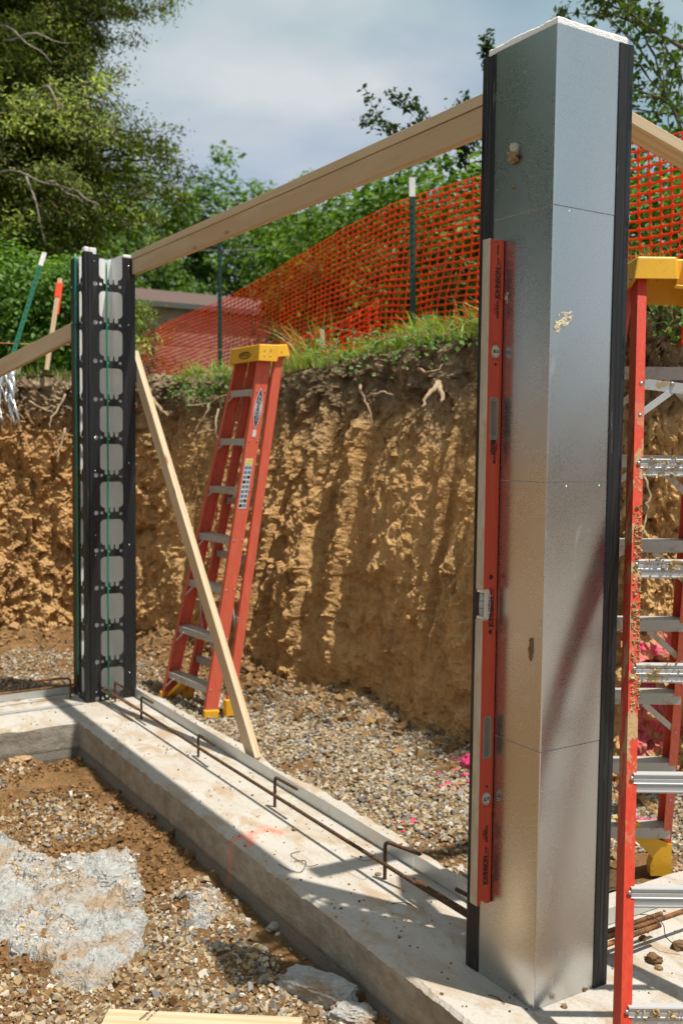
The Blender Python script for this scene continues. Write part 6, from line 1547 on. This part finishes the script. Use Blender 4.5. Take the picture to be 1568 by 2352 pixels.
# the big cedar: sweeping limbs carrying flat sprays
def cedar():
    g = np.random.default_rng(601); b = at(20, 790, 13.0); base = Vector((b.x, b.y, GT)); r = root('cedar_tree', base, 'big shaggy cedar with bare grey limbs at the left', 'tree')
    H = 8.8; trunk = [Vector((0.10*math.sin(t*4), 0.10*math.cos(t*3), t*H)) for t in np.linspace(0, 1, 14)]
    link('trunk', MB().tube(trunk, [0.24*(1-0.8*t) for t in np.linspace(0, 1, 14)], 10).mesh('trunk', M['bark'], True), r)
    limbs = MB(); P, N, T = [], [], []; bare = MB()
    for i in range(640):
        z = g.uniform(0.15, H*0.99); az = g.uniform(0, 2*math.pi)
        rmax = 2.15*(1-0.35*max(0, (z-4.5)/4.3)**2)*(0.80+0.28*math.sin(z*2.4+1.0)+0.22*g.normal()*0.5)
        L = max(0.5, rmax*g.uniform(0.55, 1.08)); d = Vector((math.cos(az), math.sin(az), 0)); rise = g.uniform(-0.10, 0.45); btone = g.uniform(0.6, 1.25)
        pts = [Vector((0, 0, z))+d*L*u+Vector((0, 0, rise*L*(u-0.6*u*u)+0.05*math.sin(7*u+i)))+Vector((d.y, -d.x, 0))*0.10*math.sin(5*u+i) for u in np.linspace(0.03, 1, 8)]
        limbs.tube(pts, [0.028*(1-0.85*u) for u in np.linspace(0, 1, 8)], 5, False)
        for u in np.linspace(0.3, 1.0, 9):
            k = min(6, int(u*7)); p = pts[k]+(pts[k+1]-pts[k])*(u*7-k)
            nt = 84; spread = 0.15+0.08*(1-u); tone = g.uniform(0.45, 1.35)*btone
            c = np.array(p)+np.array((g.normal(0, 0.12), g.normal(0, 0.12), g.normal(0.03, 0.09)))
            q = g.normal(size=(nt, 3))*np.array((spread, spread, spread*0.5))*0.75
            P.append(c+q); N.append(g.normal(0, 0.6, (nt, 3))+np.array((d.x, d.y, 0.7))); T.append(np.full(nt, tone))
    P = np.concatenate(P); N = np.concatenate(N); T = np.concatenate(T); n = len(P)
    m = g.uniform(size=(n, 1)); c = np.array((0.030, 0.065, 0.006))*(1-m)+np.array((0.33, 0.39, 0.040))*m; c *= T[:, None]
    br = g.uniform(size=n) < 0.05; c[br] = np.array((0.20, 0.115, 0.045))
    link('foliage', leaf_mesh('foliage', P, N, 0.072*g.uniform(0.6, 1.4, n), c, M['needle'], 0.30, g), r)
    link('limb', limbs.mesh('limb', M['bark'], True), r)
    # pale bare limbs on the side we see
    tocam = Vector((CAM[0]-b.x, CAM[1]-b.y, 0)).normalized(); sidev = Vector((-tocam.y, tocam.x, 0))
    for (u0, v0, u1, v1) in [(-20, 395, 160, 440), (60, 400, 105, 560), (100, 420, 190, 470), (0, 60, 120, 150), (150, 440, 230, 480), (100, 200, 150, 260), (10, 90, 160, 100)]:
        a = at(u0, v0, 11.3)-base; e = at(u1, v1, 11.2)-base; mid = (a+e)/2+Vector((0, 0, 0.12))
        pts = [a*(1-t)**2+mid*2*t*(1-t)+e*t*t+Vector((0, 0, 0.03*math.sin(9*t+u0))) for t in np.linspace(0, 1, 9)]
        link('bare_limb', MB().tube(pts, [0.016*(1-0.7*t) for t in np.linspace(0, 1, 9)], 6).mesh('bare_limb', M['palebark'], True), r)
cedar()

# open-leaved tree at the right and the twigs over the beam
def twig_tree(name, starts, label, cat, seed, leaf, depth, c0, c1, dens=1.0, droop=0.0, thick=0.02, wild=1.0):
    g = np.random.default_rng(seed); P, N = [], []
    O = Vector(starts[0][0]); r = root(name, O, label, cat); M_ = [None]
    def grow(p, d, L, r, lev):
        n = 6; pts = [p]; dd = d.copy()
        for i in range(n):
            dd = (dd+Vector((g.normal(0, 0.13), g.normal(0, 0.13), g.normal(0.02-droop, 0.13)))*wild).normalized(); pts.append(pts[-1]+dd*(L/n))
        M_[0].tube(pts, [r*(1-0.6*i/n) for i in range(n+1)], 5, False)
        for i in range(1, n+1):
            if lev <= 1 or i > 3:
                for _ in range(int(g.poisson((3.2 if lev == 0 else 1.6)*dens))):
                    o = Vector(g.normal(0, leaf*0.55, 3)); P.append(pts[i]+o); N.append((g.normal(0, 0.7), g.normal(0, 0.7), 0.6+g.normal(0, 0.5)))
        if lev > 0:
            for i in range(2, n+1):
                for _ in range(1 if i < n else 2):
                    if g.uniform() < 0.85:
                        a = g.normal(0, 0.62*(0.5+0.5*wild), 3); grow(pts[i], (dd+Vector(a)).normalized(), L*g.uniform(0.42, 0.68)*(0.5+0.5*wild), r*0.55, lev-1)
    for s, e in starts:
        s = Vector(s)-O; e = Vector(e)-O; M_[0] = MB(); grow(s, (e-s).normalized(), (e-s).length, thick, depth); link('branch', M_[0].mesh('branch', M['bark'], True), r)
    P = np.array([tuple(p) for p in P]); N = np.array(N); n = len(P); mx = g.uniform(size=(n, 1)); c = np.array(c0)*(1-mx)+np.array(c1)*mx
    link('crown', leaf_mesh('crown', P, N, leaf*g.uniform(0.7, 1.3, n), c, M['leaf'], 0.5, g), r)
A = lambda x, y, d: at(x, y, d)
twig_tree('leafy_tree', [(A(1640, 640, 8.6), A(1560, 240, 8.4)), (A(1600, 420, 8.5), A(1500, 120, 8.2)), (A(1640, 300, 8.5), A(1470, 180, 8.0)), (A(1660, 200, 8.4), A(1560, -60, 8.4)), (A(1640, 480, 8.4), A(1480, 330, 8.0)), (A(1590, 120, 8.2), A(1420, 20, 8.0))], 'open leaved tree right of the steel column top', 'tree', 701, 0.075, 2, (0.025, 0.070, 0.014), (0.12, 0.19, 0.03), 0.72)
twig_tree('leafy_branch', [(A(1090, 350, 8.8), A(890, 322, 8.5)), (A(1075, 330, 8.8), A(945, 260, 8.6)), (A(1110, 360, 8.8), A(1050, 265, 8.6)), (A(1130, 190, 8.8), A(1124, 115, 8.8)), (A(1110, 470, 8.6), A(1055, 365, 8.5)), (A(1296, 110, 9.0), A(1290, 45, 9.0)), (A(1120, 640, 8.9), A(1095, 400, 8.9))], 'sprigs of a dark leaved branch over the sloping beam', 'tree', 711, 0.058, 1, (0.016, 0.045, 0.012), (0.05, 0.10, 0.022), 2.0, 0.0, 0.008, 0.35)

# grass along the lip
def grass(name, label, sel, n, seed, hmin, hmax, hang, spread, cols):
    g = np.random.default_rng(seed); ids = g.choice(np.where(sel)[0], n)
    off = g.normal(0.10, spread, n); bx = TOPX[ids]+NX[ids]*off+g.normal(0, 0.02, n); by = TOPY[ids]+NY[ids]*off+g.normal(0, 0.02, n)
    bz = topz(bx, by)-0.05*sstep(0.05, -0.15, off)-0.01
    h = g.uniform(hmin, hmax, n)*(0.55+0.9*np.clip(fbm(LS[ids]*2.2, 0*LS[ids], 3, 2, seed)+0.4, 0, 1.2))
    lean = np.stack([g.normal(0, 0.35, n), g.normal(0, 0.35, n)], -1)-np.stack([NX[ids], NY[ids]], -1)*(g.uniform(0, 1, n)*hang*(off < 0.12))[:, None]
    seg = 4; w = g.uniform(0.004, 0.011, n); az = g.uniform(0, 2*np.pi, n); wx, wy = np.cos(az), np.sin(az)
    V = []
    for i in range(seg+1):
        t = i/seg; x = bx+lean[:, 0]*h*t*t*1.1; y = by+lean[:, 1]*h*t*t*1.1
        ll = np.hypot(lean[:, 0], lean[:, 1]); z = bz+h*(t-0.55*np.minimum(ll, 1.9)*t*t)
        ww = w*(1-t*0.85); V.append(np.stack([x-wx*ww, y-wy*ww, z], -1)); V.append(np.stack([x+wx*ww, y+wy*ww, z], -1))
    V = np.stack(V, 1); m = V.shape[1]; b0 = (np.arange(n)*m)[:, None]
    F = np.concatenate([np.stack([b0[:, 0]+2*i, b0[:, 0]+2*i+1, b0[:, 0]+2*i+3, b0[:, 0]+2*i+2], 1) for i in range(seg)])
    c = np.array(cols)[g.choice(len(cols), n)]*g.uniform(0.9, 1.5, (n, 1))
    link(name, npmesh(name, V.reshape(-1, 3), F, M['grass'], False, np.repeat(c, m, 0)), None, label, None, None, 'stuff')
vis = (TOPY > 0.9) & (TOPX > -2.0) & (TOPX < 3.4)
GC = [(0.13, 0.23, 0.03), (0.22, 0.34, 0.05), (0.30, 0.42, 0.07), (0.42, 0.38, 0.13), (0.38, 0.33, 0.14), (0.17, 0.29, 0.04)]
mid = vis & (TOPY > 1.6) & (TOPY < 5.7)
grass('grass', 'bright grass along the lip of the bank', mid, 6500, 801, 0.05, 0.19, 0.9, 0.13, GC)
grass('long_grass', 'longer grass tufts leaning out over the bank', mid, 1000, 803, 0.16, 0.34, 1.3, 0.12, GC+[(0.40, 0.36, 0.16)])
far = vis & (TOPY >= 5.7)
grass('dry_grass', 'sparse dry grass on the lip of the left bank', far, 1200, 805, 0.04, 0.12, 0.6, 0.10, [(0.16, 0.18, 0.05), (0.30, 0.26, 0.13), (0.10, 0.16, 0.03)])
rgt = vis & (TOPY <= 1.6)
grass('right_grass', 'grass tufts on the lip of the right bank', rgt, 2600, 807, 0.06, 0.26, 0.7, 0.12, GC)
# broad leaved weeds creeping over the lip
def weeds(px, py, d, n, rad, label, seed, c0=(0.05, 0.14, 0.02), c1=(0.16, 0.30, 0.05), leaf=0.035):
    g = np.random.default_rng(seed); c = np.array(at(px, py, d)); K = c+g.normal(size=(n, 3))*np.array((rad, rad, rad*0.5)); m = g.uniform(size=(n, 1)); r = root('creeping_weed', tuple(c), label, 'weed')
    link('leaves', leaf_mesh('leaves', K-c, g.normal(0, 0.5, (n, 3))+np.array((-0.3, -0.5, 0.8)), leaf*g.uniform(0.6, 1.3, n), np.array(c0)*(1-m)+np.array(c1)*m, M['leaf'], 0.8, g), r)
    st = MB()
    for i in range(8): e = Vector(K[i]-c); st.tube([(0, 0, 0.02), e*0.5+Vector((0, 0, 0.02)), e], 0.002, 4)
    link('stems', st.mesh('stems', M['rootm']), r)
weeds(455, 905, 8.0, 170, 0.12, 'creeping weed trailing over the lip left of the folded ladder', 811)
weeds(520, 868, 7.9, 90, 0.11, 'low weed at the lip beside the folded ladder', 813)
weeds(880, 785, 6.0, 110, 0.17, 'broad leaved weed patch on the lip before the white tipped post', 815)
weeds(770, 808, 6.4, 100, 0.13, 'broad leaved weed patch on the lip right of the ladder top', 817)
weeds(1020, 778, 5.7, 80, 0.13, 'broad leaved weed patch on the lip beside the steel column', 819)
weeds(1545, 745, 4.75, 160, 0.10, 'weed hanging over the lip of the right bank', 821)
# roots dangling out of the cut
def root_tuft(segs, label, r0=0.008):
    base = Vector(segs[0][0]); k = MB(); 
    rr = root('exposed_root', base, label, 'root')
    for s in segs:
        pts = [Vector(p)-base for p in s]; fine = []
        for i in range(len(pts)-1):
            for t in np.linspace(0, 1, 5)[:-1]: fine.append(pts[i]*(1-t)+pts[i+1]*t+Vector((random.gauss(0, 0.006), random.gauss(0, 0.006), random.gauss(0, 0.006))))
        fine.append(pts[-1]); link('strand', MB().tube(fine, [r0*(1-0.75*i/len(fine)) for i in range(len(fine))], 5).mesh('strand', M['rootm'], True), rr)
Bq = lambda x, y, d: at(x, y, d)
root_tuft([[Bq(1005, 880, 5.62), Bq(985, 905, 5.5), Bq(968, 935, 5.45)], [Bq(1005, 880, 5.62), Bq(1018, 905, 5.5), Bq(1012, 925, 5.45)]], 'pale broken root sticking out of the topsoil left of the column', 0.020)
root_tuft([[Bq(825, 885, 6.2), Bq(845, 930, 6.0), Bq(855, 985, 5.95)], [Bq(840, 915, 6.1), Bq(870, 900, 6.05), Bq(905, 910, 6.0)]], 'drooping root strands in the middle of the cut bank', 0.010)
root_tuft([[Bq(960, 850, 5.75), Bq(985, 856, 5.65), Bq(1010, 850, 5.65), Bq(1022, 815, 5.68)]], 'thin root looping out of the topsoil near the column', 0.009)
root_tuft([[Bq(430, 935, 7.6), Bq(480, 925, 7.5), Bq(530, 905, 7.5)], [Bq(480, 925, 7.5), Bq(470, 960, 7.45), Bq(450, 985, 7.4)], [Bq(500, 940, 7.5), Bq(495, 985, 7.4), Bq(500, 1015, 7.4)], [Bq(530, 965, 7.45), Bq(555, 985, 7.4), Bq(575, 1000, 7.4)]], 'tangle of pale roots under the lip left of the folded ladder', 0.010)
root_tuft([[Bq(340, 910, 8.0), Bq(375, 945, 7.8), Bq(385, 955, 7.7)]], 'thick pale root beside the far form column', 0.022)
root_tuft([[Bq(150, 905, 8.2), Bq(120, 960, 8.05), Bq(112, 985, 8.0)], [Bq(150, 985, 8.1), Bq(138, 1030, 8.0), Bq(135, 1060, 7.95)], [Bq(70, 925, 8.2), Bq(100, 940, 8.1), Bq(130, 950, 8.1)]], 'thin roots across the left bank beside the far form', 0.011)
root_tuft([[Bq(1476, 1095, 4.62), Bq(1490, 1150, 4.55), Bq(1484, 1190, 4.52), Bq(1475, 1230, 4.5), Bq(1488, 1285, 4.5), Bq(1497, 1310, 4.5)]], 'long thin root down the right bank behind the ladder bars', 0.006)
# torn scrap of silvery sheeting hanging over the left bank
def sheeting():
    g = np.random.default_rng(831); base = at(5, 855, 7.7); r = root('torn_sheeting', base, 'torn silvery plastic sheeting hanging over the left bank', 'sheeting')
    for i in range(9):
        u = g.uniform(-25, 30); L = g.uniform(60, 130); n = 8; w = g.uniform(3, 9); V = []
        for j in range(n+1):
            t = j/n; c = at(u+12*t*t+5*math.sin(t*5+i), 850+L*t, 7.7-0.15*t-0.03*math.sin(7*t+i)); s = Vector((rt[0], rt[1], 0))*(w*(1-0.7*t)/FPX*7.7)
            V += [tuple(c-s-base), tuple(c+Vector((0, -0.02, 0))-base), tuple(c+s-base)]
        F = [(j*3+k, j*3+k+1, j*3+k+4, j*3+k+3) for j in range(n) for k in (0, 1)]
        o = link('strip', MB().add(V, F).mesh('strip', M['film'], True), r); md = o.modifiers.new('t', 'SOLIDIFY'); md.thickness = 0.0012
sheeting()
# overhead wires far behind
for i, (a, b, lab) in enumerate([((150, 655, 30), (760, 905, 22), 'thin overhead wire crossing low in front of the trees'), ((180, 590, 32), (700, 725, 30), 'upper overhead wire crossing the trees'), ((100, 515, 33), (720, 560, 34), 'pale overhead wire against the tree tops')]):
    p, q_ = at(*a), at(*b); pts = [p+(q_-p)*t-Vector((0, 0, 0.5*math.sin(math.pi*t))) for t in np.linspace(0, 1, 12)]
    link('utility_wire', MB().tube(pts, 0.012, 5).mesh('utility_wire', M['palebark']), None, lab, 'wire')

# turn all lettering into plain meshes
for o in [o for o in bpy.data.objects if o.type == 'FONT']:
    me = bpy.data.meshes.new_from_object(o)
    n = link(o.name.split('.')[0], me, o.parent); n.matrix_basis = o.matrix_basis.copy()
    bpy.data.objects.remove(o, do_unlink=True)
